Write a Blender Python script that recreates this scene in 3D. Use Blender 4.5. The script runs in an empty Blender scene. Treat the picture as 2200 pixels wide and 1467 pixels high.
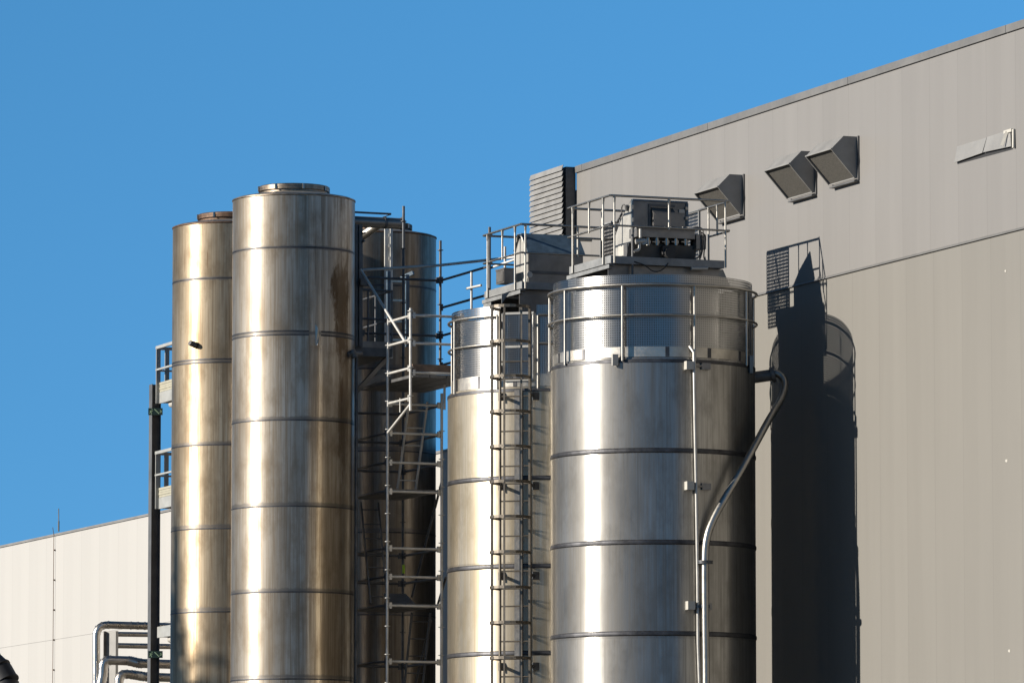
import bpy, math, random
from mathutils import Vector, Matrix
random.seed(7)
R_ = math.radians
sc = bpy.context.scene
COL = sc.collection
# ------------------------------------------------------------------ camera
FPX, CX, CY, W = 12222.0, 1100.0, 733.5, 2200.0
PITCH = math.atan((1960.0 - CY) / FPX)
CAM = Vector((0, 0, 1.7))
cd = bpy.data.cameras.new('camera'); cam = bpy.data.objects.new('camera', cd); COL.objects.link(cam)
cd.sensor_width = 36.0; cd.lens = FPX / W * 36.0; cd.clip_start = 1.0; cd.clip_end = 20000
cam.location = CAM; cam.rotation_euler = (math.pi / 2 + PITCH, 0, 0); sc.camera = cam
# ------------------------------------------------------------------ light
SUN_EL, SUN_AZ = R_(20.0), R_(-104.0)          # azimuth to the right of +Y
sdir = Vector((math.sin(SUN_AZ) * math.cos(SUN_EL), math.cos(SUN_AZ) * math.cos(SUN_EL), math.sin(SUN_EL)))
w = bpy.data.worlds.new("World"); sc.world = w; w.use_nodes = True
nt = w.node_tree; bg = nt.nodes['Background']
sky = nt.nodes.new('ShaderNodeTexSky'); sky.sky_type = 'NISHITA'; sky.sun_disc = False
sky.sun_elevation = SUN_EL; sky.sun_rotation = SUN_AZ % (2 * math.pi)
sky.air_density = 1.0; sky.dust_density = 0.05; sky.ozone_density = 5.0
tc = nt.nodes.new('ShaderNodeTexCoord'); mp = nt.nodes.new('ShaderNodeVectorMath'); mp.operation = 'ADD'
mp.inputs[1].default_value = (0, 0, 0.22)
nm = nt.nodes.new('ShaderNodeVectorMath'); nm.operation = 'NORMALIZE'
nt.links.new(tc.outputs['Generated'], mp.inputs[0]); nt.links.new(mp.outputs[0], nm.inputs[0])
nt.links.new(nm.outputs[0], sky.inputs['Vector'])
hs = nt.nodes.new('ShaderNodeHueSaturation'); hs.inputs['Saturation'].default_value = 1.155; hs.inputs['Hue'].default_value = .49
nt.links.new(sky.outputs[0], hs.inputs['Color'])
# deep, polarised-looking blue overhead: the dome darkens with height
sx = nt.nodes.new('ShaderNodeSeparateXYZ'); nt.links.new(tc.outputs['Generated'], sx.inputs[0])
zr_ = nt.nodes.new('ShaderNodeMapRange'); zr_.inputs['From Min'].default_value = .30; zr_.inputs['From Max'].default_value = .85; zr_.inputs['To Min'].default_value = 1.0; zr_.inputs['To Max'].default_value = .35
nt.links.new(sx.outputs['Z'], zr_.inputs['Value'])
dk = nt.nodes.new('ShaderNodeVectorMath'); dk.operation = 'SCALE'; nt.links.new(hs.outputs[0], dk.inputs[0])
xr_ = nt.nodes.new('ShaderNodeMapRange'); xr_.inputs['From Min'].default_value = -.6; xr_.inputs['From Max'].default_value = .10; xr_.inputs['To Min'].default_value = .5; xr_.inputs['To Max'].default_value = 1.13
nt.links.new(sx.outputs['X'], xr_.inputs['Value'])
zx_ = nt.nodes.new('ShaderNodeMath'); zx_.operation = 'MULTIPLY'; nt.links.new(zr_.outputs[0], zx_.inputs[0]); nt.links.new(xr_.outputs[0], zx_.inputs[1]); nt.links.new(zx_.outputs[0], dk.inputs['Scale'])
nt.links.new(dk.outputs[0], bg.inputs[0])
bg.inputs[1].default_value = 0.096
sl = bpy.data.lights.new('sun', 'SUN'); so = bpy.data.objects.new('sun', sl); COL.objects.link(so)
sl.energy = 5.0; sl.angle = R_(0.53); sl.color = (1.0, 0.925, 0.82)
so.rotation_euler = (-sdir).to_track_quat('-Z', 'Y').to_euler(); so.location = (-60, 60, 60)
sc.view_settings.view_transform = 'Standard'; sc.view_settings.look = 'None'
sc.view_settings.exposure = 1.0; sc.view_settings.gamma = 1.0
sc.cycles.max_bounces = 10; sc.cycles.glossy_bounces = 6; sc.cycles.transparent_max_bounces = 24
sc.cycles.use_denoising = True

# ------------------------------------------------------------------ frames: e runs across to the wall, d runs along it, away from us
TH = math.atan(4750 * math.cos(PITCH) / FPX)
e_ = Vector((math.cos(TH), math.sin(TH), 0)); d_ = Vector((-math.sin(TH), math.cos(TH), 0)); k_ = Vector((0, 0, 1))
def U(u, v, z): return e_ * u + d_ * v + k_ * z
def uv_of(p): return p.dot(e_), p.dot(d_)
_f = Vector((0, math.cos(PITCH), math.sin(PITCH))); _u = Vector((0, -math.sin(PITCH), math.cos(PITCH)))
def ray(px, py): return _f + Vector((1, 0, 0)) * ((px - CX) / FPX) + _u * ((CY - py) / FPX)
def PY(px, py, y): r = ray(px, py); return CAM + r * (y / r.y)
def PU(px, py, u): r = ray(px, py); return CAM + r * (u / r.dot(e_))
def PV(px, py, v): r = ray(px, py); return CAM + r * (v / r.dot(d_))

# ------------------------------------------------------------------ mesh building
WL = {}
class MB:
    def __init__(s): s.v = []; s.f = []; s.sm = []; s.uv = []
    def add(s, vs, fs, smooth=False, uvs=None):
        n = len(s.v); s.v += [Vector(p) for p in vs]
        for i, f in enumerate(fs):
            s.f.append([n + k for k in f]); s.sm.append(smooth); s.uv.append(uvs[i] if uvs else None)
        return s
    def hexa(s, p):   # 8 corners: bottom ring 0-3, top ring 4-7
        return s.add(p, [(0, 3, 2, 1), (4, 5, 6, 7), (0, 1, 5, 4), (1, 2, 6, 5), (2, 3, 7, 6), (3, 0, 4, 7)])
    def box(s, u0, u1, v0, v1, z0, z1):
        return s.hexa([U(u0, v0, z0), U(u1, v0, z0), U(u1, v1, z0), U(u0, v1, z0), U(u0, v0, z1), U(u1, v0, z1), U(u1, v1, z1), U(u0, v1, z1)])
    def cbox(s, c, su, sv, sz):
        u, v = uv_of(c); return s.box(u - su / 2, u + su / 2, v - sv / 2, v + sv / 2, c.z - sz / 2, c.z + sz / 2)
    def prism(s, poly, off):  # planar polygon extruded by vector
        n = len(poly); a = [Vector(p) for p in poly]; b = [p + off for p in a]
        return s.add(a + b, [tuple(range(n))[::-1], tuple(range(n, 2 * n))] + [(i, (i + 1) % n, n + (i + 1) % n, n + i) for i in range(n)])
    def prism_u(s, poly, u0, u1): return s.prism([U(u0, v, z) for v, z in poly], e_ * (u1 - u0))
    def prism_v(s, poly, v0, v1): return s.prism([U(u, v0, z) for u, z in poly], d_ * (v1 - v0))
    def bar(s, a, b, wd, ht, up=k_):   # rectangular bar
        t = (b - a).normalized()
        if abs(t.dot(up)) > .99: up = d_
        x = t.cross(up).normalized() * (wd / 2); y = x.cross(t).normalized() * (ht / 2)
        return s.hexa([a - x - y, a + x - y, a + x + y, a - x + y, b - x - y, b + x - y, b + x + y, b - x + y])
    def tube(s, pts, r, n=8, closed=False):
        pts = [Vector(p) for p in pts]; m = len(pts); vs = []; fs = []
        ref = None
        for i, p in enumerate(pts):
            if closed: t = (pts[(i + 1) % m] - pts[i - 1]).normalized()
            else: t = (pts[min(i + 1, m - 1)] - pts[max(i - 1, 0)]).normalized()
            if ref is None:
                ref = t.cross(k_ if abs(t.z) < .9 else d_).normalized()
            ref = (ref - t * ref.dot(t)).normalized(); b = t.cross(ref)
            rr = r[i] if isinstance(r, (list, tuple)) else r
            vs += [p + (ref * math.cos(2 * math.pi * k / n) + b * math.sin(2 * math.pi * k / n)) * rr for k in range(n)]
        for i in range(m if closed else m - 1):
            for k in range(n):
                fs.append((i * n + k, i * n + (k + 1) % n, ((i + 1) % m) * n + (k + 1) % n, ((i + 1) % m) * n + k))
        s.add(vs, fs, True)
        if not closed: s.add(vs[:n], [tuple(range(n))[::-1]]); s.add(vs[-n:], [tuple(range(n))])
        return s
    def lathe(s, x, y, prof, n=96, a0=0.0, a1=2 * math.pi):   # prof: (r, z) from bottom to top; each band keeps its own edges
        full = abs(a1 - a0 - 2 * math.pi) < 1e-6
        for (r0, z0), (r1, z1) in zip(prof, prof[1:]):
            vs = []; fs = []; uvs = []
            for k in range(n + 1):
                a = a0 + (a1 - a0) * k / n
                vs += [(x + r0 * math.sin(a), y - r0 * math.cos(a), z0), (x + r1 * math.sin(a), y - r1 * math.cos(a), z1)]
            rm = max(r0, r1)
            for k in range(n):
                fs.append((2 * k, 2 * k + 2, 2 * k + 3, 2 * k + 1))
                ua, ub = a0 + (a1 - a0) * k / n, a0 + (a1 - a0) * (k + 1) / n
                uvs.append([(ua * rm, z0), (ub * rm, z0), (ub * rm, z1), (ua * rm, z1)])
            if full:
                vs = vs[:-2]; q = len(vs); fs = [tuple(i % q for i in f) for f in fs]
            s.add(vs, fs, True, uvs)
        return s
    def build(s, name, mat, parent=None, loc=None):
        me = bpy.data.meshes.new(name); o = bpy.data.objects.new(name, me); COL.objects.link(o)
        if parent is not None: org = WL[parent]; o.parent = parent
        else:
            org = Vector(loc) if loc is not None else Vector((sum(p.x for p in s.v) / len(s.v), sum(p.y for p in s.v) / len(s.v), min(p.z for p in s.v)))
            o.location = org
        WL[o] = org.copy()
        me.from_pydata([p - org for p in s.v], [], s.f)
        me.polygons.foreach_set('use_smooth', s.sm)
        if any(q is not None for q in s.uv):
            ul = me.uv_layers.new(name='UVMap')
            for p, q in zip(me.polygons, s.uv):
                if q:
                    for li, c in zip(p.loop_indices, q): ul.data[li].uv = c
        me.materials.append(mat); me.update()
        return o
def fillet(pts, r, seg=6):
    pts = [Vector(p) for p in pts]; out = [pts[0]]
    for i in range(1, len(pts) - 1):
        p = pts[i]; a = (pts[i - 1] - p); b = (pts[i + 1] - p)
        ri = min(r, a.length * .49, b.length * .49); a.normalize(); b.normalize()
        A, B = p + a * ri, p + b * ri
        for k in range(seg + 1):
            t = k / seg; out.append(A * (1 - t) ** 2 + p * 2 * t * (1 - t) + B * t ** 2)
    out.append(pts[-1]); return out
def spline(pts, seg=8):
    pts = [Vector(p) for p in pts]; P = [pts[0] * 2 - pts[1]] + pts + [pts[-1] * 2 - pts[-2]]; out = []
    for i in range(1, len(P) - 2):
        for k in range(seg):
            t = k / seg; a, b, c, dd = P[i - 1], P[i], P[i + 1], P[i + 2]
            out.append(.5 * (2 * b + (c - a) * t + (2 * a - 5 * b + 4 * c - dd) * t * t + (3 * b - a - 3 * c + dd) * t ** 3))
    out.append(pts[-1]); return out
def tag(o, label=None, cat=None, group=None, kind=None):
    if label: o['label'] = label
    if cat: o['category'] = cat
    if group: o['group'] = group
    if kind: o['kind'] = kind
    return o
def thing(name, label, cat, loc, group=None):
    o = bpy.data.objects.new(name, None); COL.objects.link(o); o.location = loc; o.empty_display_size = .2
    WL[o] = Vector(loc); return tag(o, label, cat, group)

# ------------------------------------------------------------------ materials
def newmat(name):
    m = bpy.data.materials.new(name); m.use_nodes = True; return m, m.node_tree, m.node_tree.nodes['Principled BSDF']
def N(t, typ, **kw):
    n = t.nodes.new(typ)
    for k, v in kw.items(): setattr(n, k, v)
    return n
def L(t, a, b): t.links.new(a, b)
def math_n(t, op, a, b=None, c=None):
    n = N(t, 'ShaderNodeMath', operation=op)
    for i, x in enumerate((a, b, c)):
        if x is None: continue
        if isinstance(x, (int, float)): n.inputs[i].default_value = x
        else: L(t, x, n.inputs[i])
    return n.outputs[0]
def ramp(t, fac, stops):
    n = N(t, 'ShaderNodeValToRGB'); cr = n.color_ramp
    while len(cr.elements) < len(stops): cr.elements.new(.5)
    for el, (p, c) in zip(cr.elements, stops):
        el.position = p; el.color = (c, c, c, 1) if isinstance(c, (int, float)) else tuple(c) + (1,)
    L(t, fac, n.inputs[0]); return n.outputs[0]
def noise(t, vec, scale, detail=3, rough=.5):
    n = N(t, 'ShaderNodeTexNoise'); n.inputs['Scale'].default_value = scale; n.inputs['Detail'].default_value = detail; n.inputs['Roughness'].default_value = rough
    L(t, vec, n.inputs['Vector']); return n.outputs['Fac']
def vscale(t, vec, s):
    n = N(t, 'ShaderNodeVectorMath', operation='MULTIPLY'); L(t, vec, n.inputs[0]); n.inputs[1].default_value = s; return n.outputs[0]
def mixc(t, fac, a, b, mode='MIX'):
    n = N(t, 'ShaderNodeMix', data_type='RGBA', blend_type=mode)
    if isinstance(fac, (int, float)): n.inputs[0].default_value = fac
    else: L(t, fac, n.inputs[0])
    for i, x in ((6, a), (7, b)):
        if isinstance(x, tuple): n.inputs[i].default_value = x + (1,) if len(x) == 3 else x
        else: L(t, x, n.inputs[i])
    return n.outputs[2]
def plain(name, col, rough=.5, metal=0.0, var=.18, scale=6.0, bump=.0, col2=None):
    m, t, b = newmat(name)
    tcn = N(t, 'ShaderNodeTexCoord').outputs['Object']
    f = noise(t, tcn, scale, 5, .6); f2 = noise(t, tcn, scale * 9, 3, .6)
    c2 = col2 or tuple(x * (1 - 2 * var) for x in col)
    fac = ramp(t, f, [(.35, 0.0), (.75, 1.0)])
    L(t, mixc(t, fac, tuple(min(1, x * (1 + var * .3)) for x in col), c2), b.inputs['Base Color'])
    b.inputs['Metallic'].default_value = metal
    rr = math_n(t, 'MULTIPLY_ADD', f2, .3, rough - .15); L(t, rr, b.inputs['Roughness'])
    if bump:
        bn = N(t, 'ShaderNodeBump'); bn.inputs['Strength'].default_value = bump; bn.inputs['Distance'].default_value = .004
        L(t, f2, bn.inputs['Height']); L(t, bn.outputs[0], b.inputs['Normal'])
    return m
def shell_mat(name, col, dirt, rough, aniso, stain=None, dirt_amt=.5, wob=.25, broad=.45, z0=0.0, jp=1.568, seam=.75):
    """rolled stainless plate: UV = (metres round, metres up)"""
    m, t, b = newmat(name)
    uv = N(t, 'ShaderNodeUVMap').outputs[0]
    v1 = vscale(t, uv, (14.0, .22, 1)); v2 = vscale(t, uv, (45.0, .9, 1)); v3 = vscale(t, uv, (1.6, .5, 1)); v4 = vscale(t, uv, (3.2, .12, 1))
    s1 = noise(t, v1, 1.0, 4, .62); s2 = noise(t, v2, 1.0, 3, .6); s3 = noise(t, v3, 1.0, 4, .55); s4 = noise(t, v4, 1.0, 3, .5)
    streak = math_n(t, 'ADD', math_n(t, 'MULTIPLY', s1, .6), math_n(t, 'MULTIPLY', s2, .4))
    dm = math_n(t, 'MULTIPLY', ramp(t, streak, [(.43, 0.0), (.62, 1.0)]), dirt_amt)
    patch = math_n(t, 'MULTIPLY', ramp(t, s3, [(.45, 0.0), (.68, 1.0)]), dirt_amt * .8)
    c = mixc(t, dm, col, dirt); c = mixc(t, patch, c, dirt)
    r = math_n(t, 'MULTIPLY_ADD', streak, .22, rough - .11); r = math_n(t, 'MULTIPLY_ADD', s4, .12, math_n(t, 'SUBTRACT', r, .06))
    if stain:
        for (su, sz, wu, wz, colr, k) in stain:
            sp = N(t, 'ShaderNodeSeparateXYZ'); L(t, uv, sp.inputs[0])
            du = math_n(t, 'DIVIDE', math_n(t, 'SUBTRACT', sp.outputs[0], su), wu); dz = math_n(t, 'DIVIDE', math_n(t, 'SUBTRACT', sp.outputs[1], sz), wz)
            q = math_n(t, 'ADD', math_n(t, 'POWER', math_n(t, 'ABSOLUTE', du), 2.5), math_n(t, 'POWER', math_n(t, 'ABSOLUTE', dz), 2.5))
            nz = noise(t, vscale(t, uv, (22, 5.5, 1)), 1.0, 6, .75)
            n2 = noise(t, vscale(t, uv, (6, 1.6, 1)), 1.0, 4, .6); q = math_n(t, 'ADD', q, math_n(t, 'MULTIPLY', math_n(t, 'SUBTRACT', nz, .5), 3.0)); q = math_n(t, 'ADD', q, math_n(t, 'MULTIPLY', math_n(t, 'SUBTRACT', n2, .5), 2.4))
            mask = math_n(t, 'MULTIPLY', ramp(t, q, [(.25, 1.0), (1.25, 0.0)]), k)
            c = mixc(t, mask, c, colr); r = math_n(t, 'MULTIPLY_ADD', mask, .2, r)
    # weld lines: uneven heat tint at every plate joint and runs of grime below it
    sq = N(t, 'ShaderNodeSeparateXYZ'); L(t, uv, sq.inputs[0])
    ph = math_n(t, 'FRACT', math_n(t, 'DIVIDE', math_n(t, 'SUBTRACT', sq.outputs[1], z0 + .0), jp))      # 0 just above a joint, 1 just below the next
    dist = math_n(t, 'MULTIPLY', math_n(t, 'MINIMUM', ph, math_n(t, 'SUBTRACT', 1.0, ph)), jp)
    jn = noise(t, vscale(t, uv, (7, 5, 1)), 1.0, 5, .7)
    wdt = math_n(t, 'MULTIPLY_ADD', jn, .16, -.032)
    tint = math_n(t, 'MULTIPLY', ramp(t, math_n(t, 'DIVIDE', dist, math_n(t, 'MAXIMUM', wdt, .012)), [(.35, 1.0), (1.0, 0.0)]), seam)
    below = math_n(t, 'MULTIPLY', math_n(t, 'SUBTRACT', 1.0, ph), jp)
    rn = noise(t, vscale(t, uv, (30, .35, 1)), 1.0, 3, .6)
    runl = math_n(t, 'MULTIPLY', ramp(t, rn, [(.5, 0.0), (.68, 1.0)]), ramp(t, below, [(.0, 1.0), (.75, 0.0)]))
    c = mixc(t, math_n(t, 'MULTIPLY', runl, dirt_amt * .75), c, dirt)
    crs = math_n(t, 'FLOOR', math_n(t, 'DIVIDE', math_n(t, 'SUBTRACT', sq.outputs[1], z0), jp)); wn = N(t, 'ShaderNodeTexWhiteNoise', noise_dimensions='1D'); L(t, crs, wn.inputs['W'])
    vx = math_n(t, 'FRACT', math_n(t, 'ADD', math_n(t, 'DIVIDE', sq.outputs[0], 2.4), wn.outputs['Value']))
    vw = math_n(t, 'MULTIPLY', math_n(t, 'LESS_THAN', vx, .008), .55); c = mixc(t, vw, c, dirt)
    pl = math_n(t, 'MULTIPLY_ADD', math_n(t, 'FRACT', math_n(t, 'MULTIPLY', wn.outputs['Value'], 7.3)), .24, .88)          # plates differ a little from course to course
    pm = N(t, 'ShaderNodeVectorMath', operation='SCALE'); L(t, c, pm.inputs[0]); L(t, pl, pm.inputs['Scale']); c = pm.outputs[0]
    bl = noise(t, vscale(t, uv, (2.3, 1.1, 1)), 1.0, 6, .68); c = mixc(t, math_n(t, 'MULTIPLY', ramp(t, bl, [(.48, 0.0), (.66, 1.0)]), dirt_amt * .8), c, dirt)
    r = math_n(t, 'MULTIPLY_ADD', bl, .16, math_n(t, 'SUBTRACT', r, .08))
    c = mixc(t, tint, c, (.13, .125, .125)); r = math_n(t, 'MULTIPLY_ADD', tint, .1, r)
    L(t, c, b.inputs['Base Color']); L(t, r, b.inputs['Roughness'])
    b.inputs['Metallic'].default_value = 1.0
    b.inputs['Anisotropic'].default_value = aniso; b.inputs['Anisotropic Rotation'].default_value = .25
    tg = N(t, 'ShaderNodeTangent', direction_type='UV_MAP'); L(t, tg.outputs[0], b.inputs['Tangent'])
    bn = N(t, 'ShaderNodeBump'); bn.inputs['Strength'].default_value = wob; bn.inputs['Distance'].default_value = .004
    hgt = math_n(t, 'ADD', math_n(t, 'MULTIPLY', s3, 2.2), math_n(t, 'MULTIPLY', s1, .35))
    L(t, hgt, bn.inputs['Height']); L(t, bn.outputs[0], b.inputs['Normal'])
    g2 = N(t, 'ShaderNodeBsdfAnisotropic', distribution='MULTI_GGX'); g2.inputs['Roughness'].default_value = .58
    L(t, mixc(t, .5, c, mixc(t, .3, c, (.72, .64, .52))), g2.inputs['Color']); L(t, bn.outputs[0], g2.inputs['Normal'])
    mx = N(t, 'ShaderNodeMixShader'); mf = math_n(t, 'MULTIPLY_ADD', streak, .5, broad - .25); L(t, mf, mx.inputs[0])
    L(t, b.outputs[0], mx.inputs[1]); L(t, g2.outputs[0], mx.inputs[2]); L(t, mx.outputs[0], t.nodes['Material Output'].inputs[0])
    return m
def perf_mat(name, pitch=.04, rad=.235, col=(.33, .325, .315)):
    """perforated sheet: square grid of round holes every 4 cm, UV in metres"""
    m, t, b = newmat(name)
    uv = N(t, 'ShaderNodeUVMap').outputs[0]; sp = N(t, 'ShaderNodeSeparateXYZ'); L(t, uv, sp.inputs[0])
    def cell(x): return math_n(t, 'SUBTRACT', math_n(t, 'FRACT', math_n(t, 'DIVIDE', x, pitch)), .5)
    a, c = cell(sp.outputs[0]), cell(sp.outputs[1])
    rr = math_n(t, 'SQRT', math_n(t, 'ADD', math_n(t, 'MULTIPLY', a, a), math_n(t, 'MULTIPLY', c, c)))
    hole = math_n(t, 'LESS_THAN', rr, rad)
    s1 = noise(t, vscale(t, uv, (1.3, .9, 1)), 1.0, 4, .55)
    b.inputs['Base Color'].default_value = col + (1,); b.inputs['Metallic'].default_value = 1
    L(t, math_n(t, 'MULTIPLY_ADD', s1, .2, .28), b.inputs['Roughness']); b.inputs['Anisotropic'].default_value = .8; b.inputs['Anisotropic Rotation'].default_value = .25
    tg = N(t, 'ShaderNodeTangent', direction_type='UV_MAP'); L(t, tg.outputs[0], b.inputs['Tangent'])
    bn = N(t, 'ShaderNodeBump'); bn.inputs['Strength'].default_value = .35; bn.inputs['Distance'].default_value = .01
    L(t, s1, bn.inputs['Height']); L(t, bn.outputs[0], b.inputs['Normal'])
    tr = N(t, 'ShaderNodeBsdfTransparent'); mx = N(t, 'ShaderNodeMixShader')
    L(t, hole, mx.inputs[0]); L(t, b.outputs[0], mx.inputs[1]); L(t, tr.outputs[0], mx.inputs[2])
    L(t, mx.outputs[0], t.nodes['Material Output'].inputs[0])
    return m
def clad_mat(name, col, pitch, var, seamdark, v0, ang=TH, rough=.45, grime=.065):
    """coated sandwich panels: tone changes from panel to panel along the wall (object Y after turning by ang)"""
    m, t, b = newmat(name)
    geo = N(t, 'ShaderNodeNewGeometry').outputs['Position']
    dt = N(t, 'ShaderNodeVectorMath', operation='DOT_PRODUCT'); L(t, geo, dt.inputs[0]); dt.inputs[1].default_value = d_
    x = math_n(t, 'DIVIDE', math_n(t, 'SUBTRACT', dt.outputs['Value'], v0), pitch)
    idx = math_n(t, 'FLOOR', x); wn = N(t, 'ShaderNodeTexWhiteNoise', noise_dimensions='1D'); L(t, idx, wn.inputs['W'])
    fr = math_n(t, 'FRACT', x)
    half = math_n(t, 'GREATER_THAN', fr, .5)
    seam = math_n(t, 'MULTIPLY', math_n(t, 'LESS_THAN', fr, .026), seamdark)
    st = noise(t, vscale(t, geo, (3, 3, .25)), 1.0, 4, .6); cl = noise(t, geo, .35, 3, .5)
    k = math_n(t, 'MULTIPLY_ADD', wn.outputs['Value'], var, 1 - var / 2)
    k = math_n(t, 'MULTIPLY', k, math_n(t, 'MULTIPLY_ADD', half, -.02, 1.0))
    k = math_n(t, 'MULTIPLY', k, math_n(t, 'MULTIPLY_ADD', st, -grime * 2, 1 + grime))
    k = math_n(t, 'MULTIPLY', k, math_n(t, 'MULTIPLY_ADD', cl, -grime, 1 + grime * .5))
    k = math_n(t, 'MULTIPLY', k, math_n(t, 'SUBTRACT', 1.0, seam))
    vm = N(t, 'ShaderNodeVectorMath', operation='SCALE'); vm.inputs[0].default_value = col; L(t, k, vm.inputs['Scale'])
    L(t, vm.outputs[0], b.inputs['Base Color']); b.inputs['Roughness'].default_value = rough
    b.inputs['Specular IOR Level'].default_value = .25
    return m

# stainless plate and friends
def us(px): return math.asin((px - 630) / 132.3) * 1.134
def zst(py): return PY(1100, py + 12, 104.7).z
BR, RU = (.10, .058, .026), (.12, .06, .025)
M_tall_front = shell_mat('rolled_steel_front', (.50, .455, .39), (.17, .125, .08), .46, .93, dirt_amt=.75, broad=.33, z0=PY(1100, 546, 104.7).z, jp=1.571,
    stain=[(us(736), zst(625), .30, .62, (.14, .085, .04), .85), (us(722), zst(612), .10, .28, BR, .75), (us(738), zst(690), .22, .8, (.16, .10, .05), .75), (us(742), zst(850), .2, 1.6, (.18, .12, .065), .6), (us(727), zst(680), .03, .5, BR, .6), (us(748), zst(600), .05, .9, BR, .5), (us(737), zst(830), .05, .25, RU, .6), (us(735), zst(432), .012, .22, RU, .8), (us(681), zst(560), .010, .5, RU, .5),
           (us(580), zst(482), .010, .12, RU, .6), (us(618), zst(474), .009, .10, RU, .6), (us(697), zst(492), .009, .10, RU, .6), (us(597), zst(600), .008, .2, RU, .5), (us(598), zst(706), .008, .15, RU, .6), (us(642), zst(640), .007, .2, RU, .4)])
def us1(px): return math.asin((px - 496) / 127.1) * 1.134
def zs1(py): return PY(1100, py + 12, 109.0).z
M_tall_left = shell_mat('rolled_steel_left', (.50, .41, .29), (.14, .095, .05), .47, .92, dirt_amt=.8, broad=.32, z0=PY(1100, 611, 109.0).z, jp=1.578,
    stain=[(us1(450) % (2 * math.pi * 1.134), zs1(560), .012, .2, RU, .9), (us1(399) % (2 * math.pi * 1.134), zs1(560), .014, .25, RU, .5), (us1(380) % (2 * math.pi * 1.134), zs1(560), .014, .2, RU, .5), (us1(411) % (2 * math.pi * 1.134), zs1(900), .010, 1.3, RU, .4)])
M_tall_shaded = shell_mat('rolled_steel_shaded', (.27, .24, .205), (.11, .085, .06), .46, .92, dirt_amt=.7, broad=.15, z0=PY(1100, 626, 110.5).z, jp=1.578)  # same steel, base darkened: the rear silo's shade is painted into its colour
M_wide_a = shell_mat('bright_steel_wide', (.385, .375, .355), (.185, .178, .165), .41, .96, dirt_amt=.7, wob=.2, broad=.22, seam=.0)
M_wide_b = shell_mat('bright_steel_ladder', (.54, .49, .40), (.28, .23, .15), .46, .94, dirt_amt=.7, wob=.2, broad=.26, seam=.0)
M_band = plain('seam_steel', (.085, .085, .09), .5, 1.0, .35, 3)
M_kick = plain('kick_steel', (.45, .42, .37), .42, 1.0, .2, 3)
M_perf = perf_mat('perforated_sheet'); M_perf3 = perf_mat('open_perforated_sheet', .06, .27); M_perf2 = perf_mat('coarse_shaded_sheet', .065, .27, (.12, .105, .09))  # the coarse sheet's dark tone paints in its unlit side
M_tube = plain('stainless_tube', (.33, .315, .285), .40, 1.0, .12, 3)
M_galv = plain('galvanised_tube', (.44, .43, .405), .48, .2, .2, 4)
M_galvd = plain('shade_dark_tube', (.075, .08, .088), .5, .4, .3, 4)  # darker copy of the galvanised tube, shade of the rear poles in its colour
M_bronze = plain('dull_ladder_steel', (.15, .13, .105), .42, .8, .25, 3)
M_dark = plain('dark_grey_paint', (.085, .085, .085), .5, .1, .25, 4)
M_lid = plain('stained_lid_steel', (.22, .18, .14), .45, 1.0, .35, 5)
M_black = plain('black_rubber', (.012, .012, .013), .6, 0, .2, 8)
M_deck = plain('platform_steel', (.20, .205, .205), .45, .15, .2, 3)
M_hous = plain('housing_steel', (.20, .192, .182), .42, .75, .2, 2.5)
M_lite = plain('bright_sheet', (.36, .35, .325), .4, .3, .15, 3)
M_hood = plain('hood_sheet', (.205, .20, .19), .45, .15, .15, 2.5)
M_grille = plain('hood_mesh', (.095, .09, .08), .6, .2, .3, 40)
M_white = plain('white_plastic', (.36, .345, .31), .45, 0, .06, 6)
M_blue = plain('blue_painted_steel', (.07, .11, .15), .5, .2, .25, 6)
M_cop = plain('coping_sheet', (.125, .122, .117), .45, .1, .12, 1.2)
M_cop2 = plain('white_coping', (.17, .167, .16), .5, .1, .15, 1.2)
M_wood = plain('scaffold_plank', (.15, .10, .07), .7, 0, .3, 4)
M_rust = plain('rusty_steel', (.10, .058, .035), .6, .5, .4, 9)
M_lag = plain('lagging_sheet', (.48, .45, .41), .30, 1.0, .12, .8)
M_green = plain('sign_green', (.003, .016, .009), .4, 0, .1, 8)
M_pale = plain('sign_pale', (.22, .32, .20), .5, 0, .1, 8)
M_yellow = plain('lime_tag', (.35, .55, .04), .5, 0, .1, 8)
M_cream = plain('cream_deck', (.30, .285, .22), .5, .1, .1, 5)
M_landing = plain('landing_paint', (.27, .275, .265), .45, .1, .12, 4)
M_column = plain('column_paint', (.10, .10, .10), .45, .2, .2, 3)
M_ground = plain('concrete_yard', (.06, .056, .05), .85, 0, .25, .25)

# ------------------------------------------------------------------ axes of the main bodies
A_Y, A_R = 97.0, 1.75
A = PY(1403, 1000, A_Y); AX, AY = A.x, A.y; uA, vA = uv_of(A)
B_Y, B_R = 101.6, 1.75
B = PY(1171.5, 1000, B_Y); BX, BY = B.x, B.y; uB, vB = uv_of(B)
UW = uA + 2.81                                   # the grey wall's face
T2Y, T1Y, T3Y = 104.7, 109.0, 110.5
TR = 132.3 * T2Y / FPX
T2 = PY(630, 800, T2Y); T1 = PY(496, 800, T1Y); T3 = PY(812, 800, T3Y)
def zat(py, y): return PY(1100, py, y).z

# ground
g = MB(); g.add([(-4000, -3000, 0), (4000, -3000, 0), (4000, 6000, 0), (-4000, 6000, 0)], [(0, 1, 2, 3)])
tag(g.build('ground', M_ground, loc=(0, 0, 0)), kind='structure')

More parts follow.
